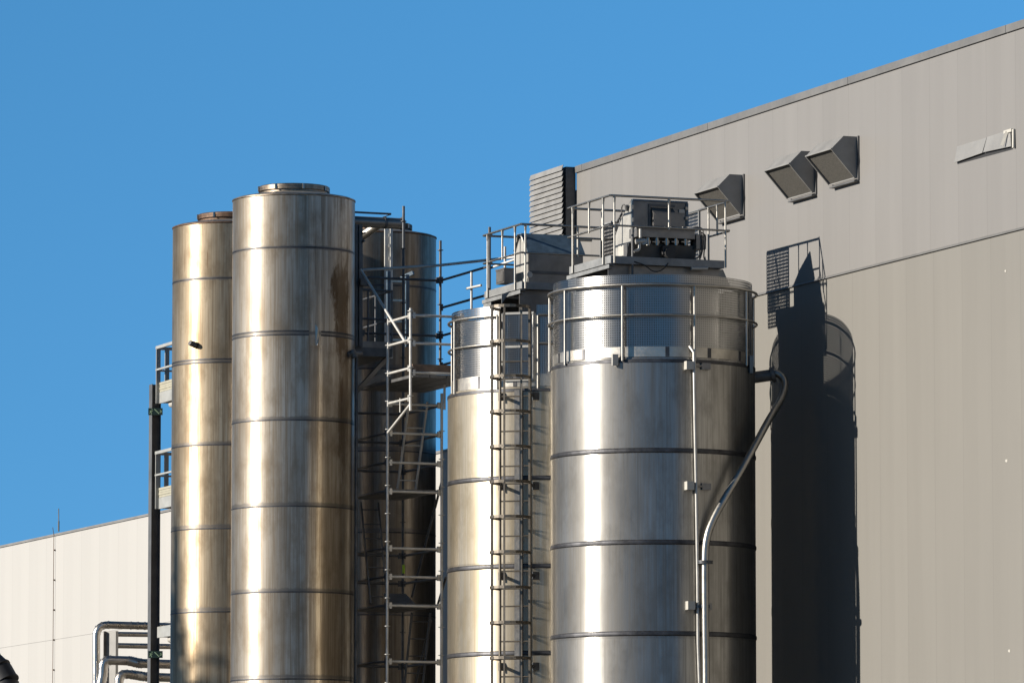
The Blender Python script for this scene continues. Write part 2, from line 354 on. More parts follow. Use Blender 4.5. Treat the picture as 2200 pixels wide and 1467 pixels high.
# ================================================================== grey warehouse on the right
def wall_v(px, py=700): return uv_of(PU(px, py, UW))[1]
zr = [PU(1240, 356, UW).z, PU(2200, 45, UW).z]; ZROOF = sum(zr) / 2
ZJ = (PU(1620, 641, UW).z + PU(2200, 488, UW).z) / 2
vN, vF = wall_v(2200) - 30, wall_v(1239)
vF2 = wall_v(1142)
M_upper = clad_mat('grey_cladding_upper', (.156, .151, .145), 1.07, .035, .10, wall_v(2062))
M_lower = clad_mat('grey_cladding_lower', (.150, .144, .131), 1.07, .032, .10, wall_v(2067))
wh = thing('warehouse', 'big light grey warehouse of flat vertical wall panels filling the right of the picture', 'building', U(UW, vN + 20, 0))
M = MB(); M.box(UW, UW + .12, vN, vF, ZJ + .035, ZROOF - .10); M.build('upper_cladding', M_upper, wh)
M = MB(); M.box(UW + .012, UW + .12, vN, vF2 - .3, 0, ZJ - .0); M.build('lower_cladding', M_lower, wh)
M = MB(); M.box(UW + .002, UW + .14, vF + .002, vF2 - .3, ZJ + .03, ZROOF - .45); M.build('rear_cladding', M_upper, wh)
M = MB(); M.box(UW + .125, UW + 30, vN + .02, vF2 - .35, 0, ZROOF - .5); M.build('building_body', M_cop, wh)
M = MB()
vv = vN
while vv < vF - .1:
    v2 = min(vv + 6.1, vF); M.prism_v([(UW - .035, ZROOF - .125), (UW + .01, ZROOF - .125), (UW + .01, ZROOF - .02), (UW + .4, ZROOF - .02), (UW + .4, ZROOF), (UW - .035, ZROOF)], vv + .006, v2 - .006); vv = v2
M.build('roof_coping', M_cop, wh)
M = MB(); M.prism_v([(UW - .022, ZJ), (UW + .1, ZJ), (UW + .1, ZJ + .032), (UW - .003, ZJ + .032)], vN, vF2 - .32); M.build('joint_flashing', M_cop, wh)
for px, py, s in ((2160, 582, .03), (2162, 989, .04), (2168, 1397, .04)):
    c = PU(px, py, UW + .008); u, v = uv_of(c)
    M = MB(); M.add([U(UW + .006, v + a * s, c.z + b * s) for a, b in ((-1, -.5), (-.2, -.7), (.9, -.3), (.7, .5), (-.3, .4), (-.9, .6))], [(0, 1, 2, 3, 4, 5)])
    M.build('paint_chip', M_white, wh)

# ribbed return / louvre at the far end
lv = thing('louvre_vent', 'tall grey louvre of overlapping slats at the far end of the warehouse wall', 'louvre', U(UW, vF + 1, ZJ))
uL = UW - .26
vl0 = uv_of(PU(1210, 400, uL))[1]; vl1 = uv_of(PU(1141, 400, uL))[1]
zl = PU(1209, 355, uL).z; zb = PU(1209, 640, uL).z
M = MB(); LS = .102; ns = int((zl - zb) / LS)
for i in range(ns):
    z1 = zl - i * LS
    M.prism_v([(uL - .01, z1), (uL + .0, z1), (uL - .034, z1 - LS * 1.04), (uL - .044, z1 - LS * 1.04)], vl0 - .02, vl1)
M.build('slat', M_hood, lv)
M = MB(); M.box(uL + .055, UW - .004, vl0 - .0, vl1, zb, zl - .03); M.build('casing', M_dark, lv)

# weather hoods
def hood(px, pyt, label):
    w0 = PU(px, pyt, UW); v0 = uv_of(w0)[1]; z0 = w0.z
    t = thing('vent_hood', label, 'vent', U(UW, v0 + .5, z0 - .7), 'sheet metal vent hoods on the grey wall')
    ln = 1.07
    P = [(0, 0), (-.275, .0), (-.50, -.225), (-.06, -.70), (0, -.71)]
    PW = [(UW + a, z0 + b) for a, b in P]
    # side plates, sloped top, mesh face
    M = MB()
    for va in (v0, v0 + ln - .01): M.prism_v(PW, va, va + .01)
    M.prism_v([PW[0], PW[1], (PW[1][0], PW[1][1] - .012), (PW[0][0], PW[0][1] - .012)], v0 + .0102, v0 + ln - .0102)
    M.prism_v([PW[1], PW[2], (PW[2][0] + .012, PW[2][1]), (PW[1][0], PW[1][1] - .014)], v0 + .0102, v0 + ln - .0102)
    M.build('hood_body', M_hood, t)
    M = MB(); a, b = Vector((PW[2][0] + .012, PW[2][1] - .004)), Vector((PW[3][0], PW[3][1] + .006)); n = Vector((.02, .02))
    M.prism_v([(a.x + .012, a.y + .01), (b.x + .012, b.y + .01), (b.x + .024, b.y + .022), (a.x + .024, a.y + .022)], v0 + .012, v0 + ln - .012); M.build('mesh_screen', M_grille, t)
    M = MB()
    def rim(p, q, va, vb): M.bar(U(p[0], va, p[1]), U(q[0], vb, q[1]), .022, .022)
    p2, p3 = (PW[2][0] - .002, PW[2][1] - .004), (PW[3][0] - .004, PW[3][1] - .006)
    rim(p2, p2, v0, v0 + ln); rim(p3, p3, v0, v0 + ln); rim(p2, p3, v0 + .008, v0 + .008); rim(p2, p3, v0 + ln - .008, v0 + ln - .008)
    M.build('rim', M_hood, t)
    M = MB(); M.box(UW - .028, UW - .003, v0 - .05, v0 - .004, z0 - .74, z0 + .01); M.box(UW - .1, UW - .003, v0 - .04, v0 + ln * .92, z0 - .775, z0 - .75); M.build('wall_flange', M_dark, t)
hood(1844, 294, 'sheet metal vent hood nearest the roof edge, overlapping the one left of it')
hood(1753, 326, 'sheet metal vent hood in the middle, partly covered by the hood right of it')
hood(1598, 376, 'sheet metal vent hood standing apart, behind the platform railing')

# tilted flaps at far right
fl = thing('wall_flap', 'pair of tilted grey flaps over a slot high in the wall at the far right', 'wall vent', PU(2120, 345, UW))
def q(px, py, du): p = PU(px, py, UW); u, v = uv_of(p); return U(UW - du, v, p.z)
M_flap = plain('flap_sheet', (.19, .187, .18), .45, .1, .1, 2)
for a in (((2058, 315), (2121, 296), (2116, 329), (2056, 350)), ((2122, 295), (2172, 279), (2178, 315), (2118, 328))):
    M = MB(); tl, tr, br, bl = a
    M.prism([q(*tl, .012), q(*tr, .012), q(*br, .05), q(*bl, .05)], e_ * .012); M.build('flap', M_flap, fl)
M = MB(); M.prism([q(2059, 340, .004), q(2176, 303, .004), q(2177, 321, .004), q(2058, 353, .004)], e_ * .003); M.build('slot', M_black, fl)
M = MB()
for a, b in (((2180, 278), (2181, 318)), ((2160, 285), (2178, 280))): M.bar(q(*a, .02), q(*b, .03), .03, .05)
M.bar(q(2168, 283, .035), q(2165, 314, .105), .012, .05)
M.build('white_trim', M_white, fl)

# ================================================================== white building behind
uwb, vwb = uv_of(PY(300, 1300, 130.5))
zwb = (PU(0, 1173, uwb).z + PU(300, 1107, uwb).z) / 2
vb = lambda px: uv_of(PU(px, 1250, uwb))[1]
M_wb = clad_mat('white_cladding', (.318, .31, .294), (vb(0) - vb(300)) / 7.9, .025, .10, vb(137), grime=.035)
wbd = thing('white_building', 'long low white panelled hall behind the silos on the left', 'building', U(uwb, vwb, 0))
z2 = (PU(0, 1397, uwb).z + PU(185, 1357, uwb).z) / 2
M = MB(); M.box(uwb, uwb + .15, vb(1100), vb(0) + 25, z2 + .003, zwb - .03); M.box(uwb, uwb + .15, vb(1100), vb(0) + 25, 0, z2 - .003); M.build('wall_cladding', M_wb, wbd)
M = MB(); M.box(uwb + .01, uwb + 25, vb(1100) + .01, vb(0) + 25, 0, zwb - .06); M.build('building_body', M_cop2, wbd)
M = MB(); M.prism_v([(uwb - .03, zwb - .045), (uwb - .01, zwb - .045), (uwb - .01, zwb - .02), (uwb + .35, zwb - .02), (uwb + .35, zwb + .005), (uwb - .03, zwb + .005)], vb(1100), vb(0) + 25); M.build('roof_coping', M_cop2, wbd)
p = PU(126, 1141, uwb + .2)
M = MB(); M.tube([p, p + k_ * .25], .02, 6); M.tube([p + k_ * .25, PU(126, 1092, uwb + .2)], .012, 6)
tag(M.build('lightning_rod', M_dark), 'thin dark lightning rod upright on the white hall roof', 'lightning rod')
c0 = PU(117, 1150, uwb - .03); cu, cv = uv_of(c0)
lc = thing('lightning_conductor', 'thin vertical wire clipped to the white hall wall', 'cable', U(uwb - .03, cv, 0))
M = MB(); M.tube([U(uwb - .045, cv, .0), U(uwb - .045, cv, c0.z), U(uwb - .06, cv + .05, c0.z + .2)], .008, 6); M.build('wire', M_rust, lc)
for i in range(9): M = MB(); M.cbox(U(uwb - .03, cv, c0.z - .35 - i * .72), .04, .035, .035); M.build('clip', M_rust, lc)

# ================================================================== silos
def bands(o, x, y, r, zs, mat, h=.055, pr=.011):
    for z in zs:
        M = MB(); M.lathe(x, y, [(r + .0005, z - h / 2), (r + pr, z - h * .28), (r + pr * 1.1, z), (r + pr, z + h * .28), (r + .0005, z + h / 2)], 96); M.build('seam_band', mat, o)
def tall_silo(p, y, ztop, seams, mat, label, lid_mat, cone=.12):
    t = thing('tall_silo', label, 'silo', (p.x, p.y, 0), 'tall stainless steel silos')
    M = MB(); M.lathe(p.x, p.y, [(TR, 0), (TR, ztop - .02), (TR - .02, ztop)], 128); M.build('shell', mat, t)
    M = MB(); M.lathe(p.x, p.y, [(TR - .02, ztop + .001), (TR - .05, ztop + .025), (.6, ztop + cone), (0.01, ztop + cone + .02)], 96); M.build('roof', M_kick, t)
    M = MB(); M.lathe(p.x, p.y, [(TR + .004, ztop - .03), (TR + .012, ztop - .02), (TR + .012, ztop), (TR - .03, ztop + .012)], 96); M.build('rim', lid_mat, t)
    zc = ztop + cone - .03
    M = MB(); M.lathe(p.x, p.y, [(.62, zc), (.62, zc + .07), (.66, zc + .07), (.66, zc + .11), (.665, zc + .11), (.665, zc + .15), (.64, zc + .165), (.0, zc + .17)], 72)
    M.build('lid', lid_mat, t)
    for k in range(8):
        M = MB(); a = .3 + k * math.pi / 4; c = Vector((p.x + .672 * math.sin(a), p.y - .672 * math.cos(a), zc + .11)); M.cbox(c, .03, .03, .09); M.build('clamp', M_tube, t)
    for z in seams:
        M = MB(); M.lathe(p.x, p.y, [(TR + .0005, z - .014), (TR + .004, z - .006), (TR + .004, z + .006), (TR + .0005, z + .014)], 96); M.build('seam_band', M_band, t)
    return t
def seamz(y, pys): return [zat(q + 8, y) for q in pys]
ts2 = tall_silo(T2, T2Y, zat(432, T2Y), seamz(T2Y, (538, 716, 724, 905, 1088, 1270, 1455)), M_tall_front,
    'tall stainless silo in front, with a brown stain high on its right side', M_lid)
ts1 = tall_silo(T1, T1Y, zat(491, T1Y), seamz(T1Y, (603, 775, 782, 957, 1135, 1312)), M_tall_left,
    'leftmost tall stainless silo, with a small dark spout halfway up', M_rust)
ts3 = tall_silo(T3, T3Y, zat(511, T3Y), seamz(T3Y, (618, 795, 970, 1143, 1318)), M_tall_shaded,
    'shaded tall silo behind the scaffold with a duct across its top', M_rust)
# spout on the left silo
sp = PY(418, 741, T1Y - TR * .8)
M = MB(); M.tube([sp + Vector((0, .12, .02)), sp, sp + Vector((-.02, -.1, .02))], .05, 10); M.tube([sp + Vector((.02, -.05, -.02)), sp + Vector((-.085, -.13, .03))], .05, 10)
M.build('spout', M_dark, ts1)
# mended plate on the front silo
a0 = math.asin((681 - 630) / 132.3)
zt, zb_ = zat(695 + 12, T2Y), zat(745 + 12, T2Y)
M = MB(); M.lathe(T2.x, T2.y, [(TR + .003, zb_), (TR + .006, zb_ + .005), (TR + .006, zt - .005), (TR + .003, zt)], 8, a0 - .1, a0 + .1); M.build('patch_plate', M_tall_front, ts2)
def onshell(px, py, p, y, r): a = math.asin((px - 630) / 132.3); return Vector((p.x + r * math.sin(a), p.y - r * math.cos(a), zat(py + 12, y)))
M = MB(); M.add([onshell(681, 697, T2, T2Y, TR + .008), onshell(686, 705, T2, T2Y, TR + .03), onshell(689, 722, T2, T2Y, TR + .008), onshell(685, 741, T2, T2Y, TR + .03), onshell(682, 742, T2, T2Y, TR + .008)], [(0, 4, 3, 2, 1)])
M.build('bent_flap', M_kick, ts2)
# thin downpipe on the right edge of the front silo
dq = PY(762, 760, T2Y - .2)
M = MB(); M.tube([Vector((dq.x + .035, dq.y, 0)), Vector((dq.x + .035, dq.y, zat(765, T2Y)))], .03, 8)
tag(M.build('drain_pipe', M_galvd), 'thin vertical pipe down the right edge of the stained silo', 'pipe')

def wide_silo(p, y, r, ztop, seams, mat, label):
    t = thing('wide_silo', label, 'silo', (p.x, p.y, 0), 'wide stainless steel silos')
    M = MB(); M.lathe(p.x, p.y, [(r, 0), (r, ztop - .06), (r - .012, ztop - .055), (r - .03, ztop)], 160); M.build('shell', mat, t)
    M = MB(); M.lathe(p.x, p.y, [(r - .03, ztop + .001), (.4, ztop + .1), (.01, ztop + .1)], 96); M.build('roof', M_hous, t)
    bands(t, p.x, p.y, r, seams, M_band, .085, .012)
    M = MB(); M.lathe(p.x, p.y, [(r + .001, ztop - .09), (r + .008, ztop - .085), (r + .008, ztop - .035), (r + .001, ztop - .03)], 128); M.build('top_band', M_band, t)
    return t
def wseam(y, r, pys): return [zat(q + (1960 - q) * r / y * .98, y) for q in pys]
zAs = zat(788, A_Y); zBs = zat(849, B_Y)
sA = wide_silo(A, A_Y, A_R, zAs, wseam(A_Y, A_R, (967, 1164, 1360, 1556)), M_wide_a, 'wide shiny silo on the right casting its shadow on the grey wall')
sB = wide_silo(B, B_Y, B_R, zBs, wseam(B_Y, B_R, (1026, 1215, 1402, 1590)), M_wide_b, 'wide silo with a caged ladder, between the scaffold and the rightmost silo')

# ---- perforated guards on top of the wide silos
def guard(p, y, rs, rr, zk, zs0, zs1, zrail, zmid, angs, label, gate=None):
    t = thing('guard_fence', label, 'guard fence', (p.x, p.y, zk), 'perforated guard fences on the silo tops')
    def ring(r, z, rad, nm):
        a0, a1 = (gate[1] + .02, gate[0] - .02 + 2 * math.pi) if gate else (0, 2 * math.pi)
        pts = [Vector((p.x + r * math.sin(a0 + (a1 - a0) * k / 96), p.y - r * math.cos(a0 + (a1 - a0) * k / 96), z)) for k in range(96 if not gate else 97)]
        M = MB(); M.tube(pts, rad, 8, closed=not gate); M.build(nm, M_tube, t)
    ring(rr, zrail, .024, 'handrail'); ring(rr, zmid, .021, 'midrail')
    a0, a1 = (gate[1], gate[0] + 2 * math.pi) if gate else (0, 2 * math.pi)
    M = MB(); M.lathe(p.x, p.y, [(rs, zs0), (rs, zs1)], 144, a0, a1); M.build('perforated_screen', M_perf, t)
    M = MB(); M.lathe(p.x, p.y, [(rs + .004, zk), (rs + .004, zs0 + .03), (rs + .001, zs0 + .03)], 128); M.build('kick_plate', M_kick, t)
    for k in range(14):
        M = MB(); a = .12 + k * 2 * math.pi / 14; c, s_ = math.cos(a), math.sin(a)
        M.hexa([Vector((p.x + (rs + .004 + dr) * math.sin(a + da), p.y - (rs + .004 + dr) * math.cos(a + da), z)) for z in (zk + .004, zs0 + .026) for dr, da in ((.006, -.02), (.006, .02), (-.002, .02), (-.002, -.02))])
        M.build('joint_strap', M_band, t)
    for a in angs:
        x, yy = p.x + rr * math.sin(a), p.y - rr * math.cos(a); xi, yi = p.x + (rr - .0) * math.sin(a), p.y - (rr - .0) * math.cos(a)
        M = MB(); M.tube([(x, yy, zk - .07), (x, yy, zrail - .12), (x + .0, yy, zrail - .02)], .024, 8); M.build('post', M_tube, t)
    return t
gA = guard(A, A_Y, 1.705, 1.752 + .03, zAs + .01, zat(769, A_Y), zat(613, A_Y), zat(635, A_Y), zat(699, A_Y), [R_(-58 + 40 * k) for k in range(9)],
    'perforated metal guard with rails round the top of the rightmost silo')
ga, gb = R_(-28.5), R_(-5.5)
gB = guard(B, B_Y, 1.68, 1.735, zBs + .01, zat(825, B_Y), zat(676, B_Y), zat(697, B_Y), zat(757, B_Y), [R_(a) for a in (-69, -29.5, -4.5, 25, 60, 100, 140, 180, 220, 255)],
    'perforated metal guard with a gate, on the silo with the ladder', gate=(ga, gb))
# gate leaf
gt = MB()
def onB(a, r, z): return Vector((BX + r * math.sin(a), BY - r * math.cos(a), z))
z0g, z1g = zat(815, B_Y - 1.7), zat(672, B_Y - 1.7)
pa, pb = onB(R_(-26), 1.71, 0), onB(R_(-7), 1.71, 0)
corners = [pa + k_ * z0g, pb + k_ * z0g, pb + k_ * z1g, pa + k_ * z1g]
gw = (pb - pa).length
gt.add(corners, [(0, 1, 2, 3)], False, [[(0, 0), (gw, 0), (gw, z1g - z0g), (0, z1g - z0g)]]); gp = gt.build('gate_panel', M_perf, gB)
M = MB()
for i in range(4): M.bar(corners[i], corners[(i + 1) % 4], .05, .04)
zm = (z0g + z1g) / 2; M.bar(pa + k_ * zm, pb + k_ * zm, .04, .04)
M.build('gate_frame', M_lite, gB)
M = MB()
for z in (z0g + .2, z1g - .2): M.cbox(pa + k_ * z + Vector((-.05, -.02, 0)), .05, .04, .12)
M.build('gate_hinge', M_dark, gB)
# lifting lug plates on guard A
M = MB(); c = PY(1321, 773, A_Y - A_R * .95); M.cbox(c, .10, .06, .19); M.build('lug_plate', M_lite, gA)

# ---- top platforms and filter units
def box_px(M, px0, px1, py0, py1, v, dep): # box whose front face lies on plane v
    a = PV(px0, py1, v); b = PV(px1, py1, v); zt_ = PV((px0 + px1) / 2, py0, v).z; zb2 = PV((px0 + px1) / 2, py1, v).z
    M.box(uv_of(a)[0], uv_of(b)[0], v, v + dep, zb2, zt_)
def platform(p, u, v, pyd, y, zroof, hu, hv, label, right=True):
    """deck with toe boards, rails and posts; u,v = centre; pyd = pixel row of the deck edge at the near left corner"""
    u0, u1, v0, v1 = u - hu, u + hu, v - hv, v + hv
    zd = PY(1100, pyd, U(u0, v0, 0).y).z
    t = thing('top_platform', label, 'platform', U(u, v, zd), 'railed machine platforms on the silo tops')
    M = MB(); M.box(u0 + .03, u1 - .03, v0 + .03, v1 - .03, zd, zd + .02); M.build('deck_plate', M_deck, t)
    M = MB(); M.box(u0, u0 + .012, v0, v1, zd - .02, zd + .11); M.box(u0, u1, v0 - .012, v0, zd - .03, zd + .10); M.box(u1 - .012, u1, v0 + .001, v1, zd - .03, zd + .10); M.box(u0 + .013, u1 - .013, v1 - .012, v1, zd - .03, zd + .10); M.build('toe_board', M_deck, t)
    M = MB() # carrying channels below, left side open to the dark inside
    M.prism_v([(u0 - .03, zd - .045), (u0 + .08, zd - .045), (u0 + .08, zd - .055), (u0 - .02, zd - .055), (u0 - .02, zd - .10), (u0 + .05, zd - .10), (u0 + .05, zd - .11), (u0 - .03, zd - .11)], v0, v1 + .05); M.build('channel', M_deck, t); M = MB()
    M.prism_v([(u1 - .08, zd - .06), (u1 + .02, zd - .06), (u1 + .02, zd - .16), (u1 - .08, zd - .16)], v0 + .2, v1); M.build('channel', M_deck, t)
    M = MB(); M.box(u0 + .005, u1 - .05, v0 + .12, v0 + .14, zroof, zd - .035); M.box(u0 + .02, u1 - .05, v1 - .14, v1 - .12, zroof, zd - .035); M.box(u1 - .07, u1 - .05, v0 + .141, v1 - .141, zroof, zd - .035); M.build('skirt_panel', M_hous, t)
    M = MB(); M.box(u0 - .01, u0 + .02, v1 - .35, v1 + .03, zroof, zd - .115); M.build('end_panel', M_deck, t)
    M = MB(); M.prism_v([(u1 - .045, zd - .04), (u1 + .05, zd - .03), (u1 + .2, zd - .36), (u1 - .045, zd - .36)], v0 + .16, v0 + .17); M.build('gusset', M_deck, t)
    zt_, zm_ = zd + 1.13, zd + .62
    nl, nr, fl_, fr = U(u0 - .02, v0 - .02, 0), U(u1, v0 - .02, 0), U(u0 - .02, v1, 0), U(u1, v1, 0)
    for z, r, nm in ((zt_, .021, 'handrail'), (zm_, .018, 'midrail')):
        M = MB(); M.tube([fr + k_ * z, fl_ + k_ * z], r); M.tube([fl_ + k_ * z, nl + k_ * z], r); M.tube([nl + k_ * z, nr + e_ * .1 + k_ * z], r)
        if right: M.tube([nr + e_ * .08 + k_ * (z - .01), nr + e_ * .08 + d_ * (hv * .9) + k_ * (z - .01)], r)
        M.build(nm, M_tube, t)
    def post(q_, short=False):
        M = MB(); zb3 = zm_ - .03 if short else zd - .02; M.tube([q_ + k_ * zb3, q_ + k_ * (zt_ - .12)], .019); M.tube([q_ + k_ * (zt_ - .12), q_ + k_ * (zt_ - .01)], [.019, .030]); M.build('post', M_tube, t)
    for fu, fv, s in ((.04, .0, 0), (.52, 0, 1), (1.02, 0, 0), (0, .16, 0), (0, .5, 1), (0, .9, 0), (.3, 1, 1), (.72, 1, 1)):
        post(U(u0 - .02 + fu * 2 * hu, v0 - .02 + fv * 2 * hv, 0), s)
    if right:
        for fv, s in ((.25, 1), (.45, 0)): post(U(u1 + .08, v0 + fv * 2 * hv, 0), s)
    return t, zd, u0, u1, v0, v1
pu, pvv = uA + .07, vA + .45
tA, zdA, a_u0, a_u1, a_v0, a_v1 = platform(A, pu, pvv, 562, A_Y, zAs + .08, 1.05, .95, 'railed platform with filter box on top of the rightmost silo')
tB, zdB, b_u0, b_u1, b_v0, b_v1 = platform(B, uB + .41, vB + .45, 617, B_Y, zBs + .08, 1.05, .93, 'railed platform on top of the silo with the ladder', right=False)
M = MB(); g0 = PV(1097, 625, b_v0 - .03); g1 = PV(1078, 652, b_v0 - .03); g2 = PV(1078, 632, b_v0 - .03); M.prism([g0, g2, g1], d_ * .012); M.build('corner_gusset', M_deck, tB)

# filter unit A
fu = thing('filter_unit', 'dark filter cabinet with valves and hatch, on the rightmost platform', 'machine', U(pu, vA, zdA), 'filter machines on the silo platforms')
vf = vA - .05
uL_, uR_ = uv_of(PV(1357, 480, vf))[0], uv_of(PV(1478, 480, vf))[0]
zT, zB = PV(1357, 428, vf).z, zdA + .03
prof = [(vf, zT), (vf + .01, zT), (vf + .44, zT - .27), (vf + .72, zT - .52), (vf + .72, zB), (vf, zB)]
M = MB(); M.prism_u(prof, uL_, uR_); M.build('cabinet', M_hous, fu)
M = MB(); M.prism_u([(a if i not in (0, 5) else a + .02, b - (.03 if i < 4 else -.02)) for i, (a, b) in enumerate(prof)], uL_ - .006, uL_ - .001); M.build('side_panel', M_lite, fu)
M = MB(); M.bar(U(uL_ + .012, vf - .012, zT - .012), U(uR_ - .012, vf - .012, zT - .012), .022, .03); M.bar(U(uR_ - .02, vf - .012, zT - .03), U(uR_ - .02, vf - .012, zT - .6), .04, .022); M.bar(U(uL_ + .012, vf - .012, zT - .03), U(uL_ + .012, vf - .012, zT - .6), .03, .022); M.build('cabinet_frame', M_blue, fu)
hp = lambda x, y: PV(x, y, vf)
M = MB(); h0, h1 = uv_of(hp(1395, 470))[0], uv_of(hp(1440, 470))[0]; hz0, hz1 = hp(1400, 487).z, hp(1400, 446).z
M.prism_u([(vf - .001, hz1), (vf - .12, hz1 - .10), (vf - .12, hz0), (vf - .001, hz0)], h0 + .03, h1 + .05); M.build('hatch_cover', M_hous, fu)
M = MB()
M.box(h0 - .02, h0 + .02, vf - .02, vf - .001, hz0, hz1 + .06); M.box(h0 + .021, h1 + .08, vf - .02, vf - .001, hz1 + .02, hz1 + .06); M.build('hatch_frame', M_dark, fu)
vm_ = vA - .42
M = MB(); box_px(M, 1368, 1493, 491, 511, vm_, .34); M.build('manifold_box', M_hous, fu)
M = MB(); a = PV(1368, 490, vm_); b = PV(1493, 492, vm_)
for i in range(11):
    c = a.lerp(b, i / 10); M.tube([c + d_ * .03, c + d_ * .03 + k_ * .035], .012, 6)
M.build('bolt', M_tube, fu)
M = MB(); ua, ub = uv_of(PV(1345, 530, vm_ + .1))[0], uv_of(PV(1500, 530, vm_ + .1))[0]; zz1, zz0 = PV(1400, 524, vm_ + .1).z, PV(1400, 552, vm_ + .1).z
M.prism_u([(vm_ + .1, zz1), (vm_ + .34, zz1), (vm_ + .34, zz0), (vm_ + .2, zz0)], ua + .05, ub - .02); M.build('dust_hopper', M_dark, fu)
for x in (1392, 1411, 1432, 1452, 1473):
    c = PV(x, 520, vm_ + .05); M = MB(); M.tube([c - d_ * .02, c + d_ * .2], .045, 10); M.tube([c + d_ * .0 - k_ * .06, c + k_ * .07], .034, 8); M.tube([c - e_ * .09 - d_ * .01, c - d_ * .01], .018, 6); M.build('valve', M_tube, fu)
M = MB(); c = PV(1435, 545, vm_ + .06); M.tube([c - d_ * .14, c + d_ * .1], .095, 12); M.cbox(c + k_ * .05, .24, .14, .15); M.build('motor', M_black, fu)
M = MB(); box_px(M, 1496, 1517, 504, 535, vm_ - .02, .26); M.build('junction_box', M_hous, fu)
M = MB(); c = PV(1372, 505, vm_ - .05)
M.tube(fillet([PV(1376, 492, vm_ - .03), PV(1376, 511, vm_ - .03)], .05), .028, 8); M.tube([PV(1366, 519, vm_ - .04), PV(1384, 518, vm_ - .04)], .045, 10); M.tube(fillet([PV(1374, 522, vm_ - .04), PV(1374, 537, vm_ - .04), PV(1362, 540, vm_ - .04)], .05), .026, 8); M.build('air_inlet', M_lite, fu)
M = MB(); M.tube([PV(1383, 519, vm_ - .07), PV(1383, 519, vm_ - .04)], .055, 12); M.build('gauge', M_lite, fu)
M = MB(); M.tube([PV(1359, 488, vm_ - .06), PV(1359, 590, vm_ - .06)], .022, 8); M.build('standpipe', M_dark, fu)
M = MB(); M.tube(spline([PV(1363, 562, vm_ - .1), PV(1385, 570, vm_ - .12), PV(1402, 582, vm_ - .12), PV(1418, 582, vm_ - .12), PV(1434, 568, vm_ - .1), PV(1436, 550, vm_ + .02)]), .01, 6)
M.tube(spline([PV(1494, 490, vm_ + .02), PV(1503, 492, vm_ - .03), PV(1507, 510, vm_ - .04), PV(1507, 540, vm_ - .04), PV(1502, 552, vm_ - .03), PV(1494, 556, vm_)]), .01, 6)
M.tube(spline([PV(1490, 489, vm_ + .02), PV(1505, 489, vm_ - .05), PV(1511, 500, vm_ - .05), PV(1510, 535, vm_ - .05), PV(1505, 555, vm_ - .03)]), .009, 6); M.build('cable', M_black, fu)
M = MB(); M.tube([PU(1325, 478, uL_ - .02), PU(1336, 460, uL_ - .02)], .02, 6); M.tube([PU(1346, 441, uL_ - .05), PU(1348, 453, uL_ - .02)], .03, 8); M.tube(spline([PU(1336, 458, uL_ - .03), PU(1336, 445, uL_ - .04), PU(1341, 440, uL_ - .04), PU(1344, 452, uL_ - .03)]), .012, 6); M.build('side_handle', M_dark, fu)
M = MB(); s0 = PU(1329, 552, uL_ - .012); s1 = PU(1342, 522, uL_ - .012); sv0, sv1 = uv_of(s1)[1], uv_of(s0)[1]; M.box(uL_ - .02, uL_ - .008, sv0, sv1, s0.z, s1.z); M.build('label_plate', M_white, fu)
q0 = PV(1291, 515, vA + 1.88); uq = uv_of(q0)[0]; vq0, vq1 = vA + .98, vA + 1.88; zq1 = PV(1291, 484, vA + 1.88).z; zq0 = zq1 - .62
p0, p1 = U(uq, vq1, zq0), U(uq, vq0, zq0); ww, hh = .9, .62
M = MB(); M.add([p0, p1, p1 + k_ * hh, p0 + k_ * hh], [(0, 1, 2, 3)], False, [[(0, 0), (ww, 0), (ww, hh), (0, hh)]]); M.build('perforated_panel', M_perf2, fu)
M = MB()
for a, b in ((p0, p1), (p1, p1 + k_ * hh), (p1 + k_ * hh, p0 + k_ * hh), (p0 + k_ * hh, p0)): M.bar(a, b, .03, .03)
M.build('panel_frame', M_deck, fu)
ux, vx0, vx1, zx = a_u1 + .085, a_v0 + 1.28, a_v0 + 2.22, zdA + 1.12
M = MB(); M.add([U(ux, vx1, zx - 1.06), U(ux, vx0, zx - 1.06), U(ux, vx0, zx), U(ux, vx1, zx)], [(0, 1, 2, 3)], False, [[(0, 0), (.94, 0), (.94, 1.06), (0, 1.06)]]); M.build('perforated_panel', M_perf3, tA)
M = MB(); M.bar(U(ux, vx0, zx), U(ux, vx1, zx), .035, .035); M.bar(U(ux, vx0, zx - 1.06), U(ux, vx1, zx - 1.06), .035, .035); M.bar(U(ux, vx0, zx), U(ux, vx0, zx - 1.06), .035, .035); M.bar(U(ux, vx1, zx), U(ux, vx1, zx - 1.06), .035, .035); M.build('panel_frame', M_deck, tA)
M = MB(); M.tube([U(ux, a_v0, zdA + 1.12), U(ux, vx1, zdA + 1.12)], .022); M.build('handrail', M_tube, tA)
M = MB(); M.tube([PV(1485, 577, a_v0 - .03), PV(1520, 577, a_v0 - .03)], .03, 8); M.build('strip_lamp', M_lite, fu)

M = MB(); M.cbox(U(uR_ - .12, vf - .012, zT - .17), .10, .012, .06); M.build('warning_label', M_lite, fu)
for i in range(4):
    M = MB(); M.cbox(U(uR_ - .035, vf - .03, zT - .12 - i * .17), .05, .03, .05); M.build('door_clamp', M_tube, fu)
for i in range(3):
    M = MB(); M.cbox(U(uL_ + .012, vf - .03, zT - .14 - i * .22), .03, .03, .07); M.build('hinge', M_tube, fu)
M = MB(); M.tube(spline([U(uR_ + .05, vm_, zdA + .6), U(uR_ + .16, vm_ - .02, zdA + .5), U(uR_ + .14, vm_, zdA + .15), U(uR_ + .3, vm_ + .1, zdA + .04)]), .012, 6); M.build('cable', M_black, fu)
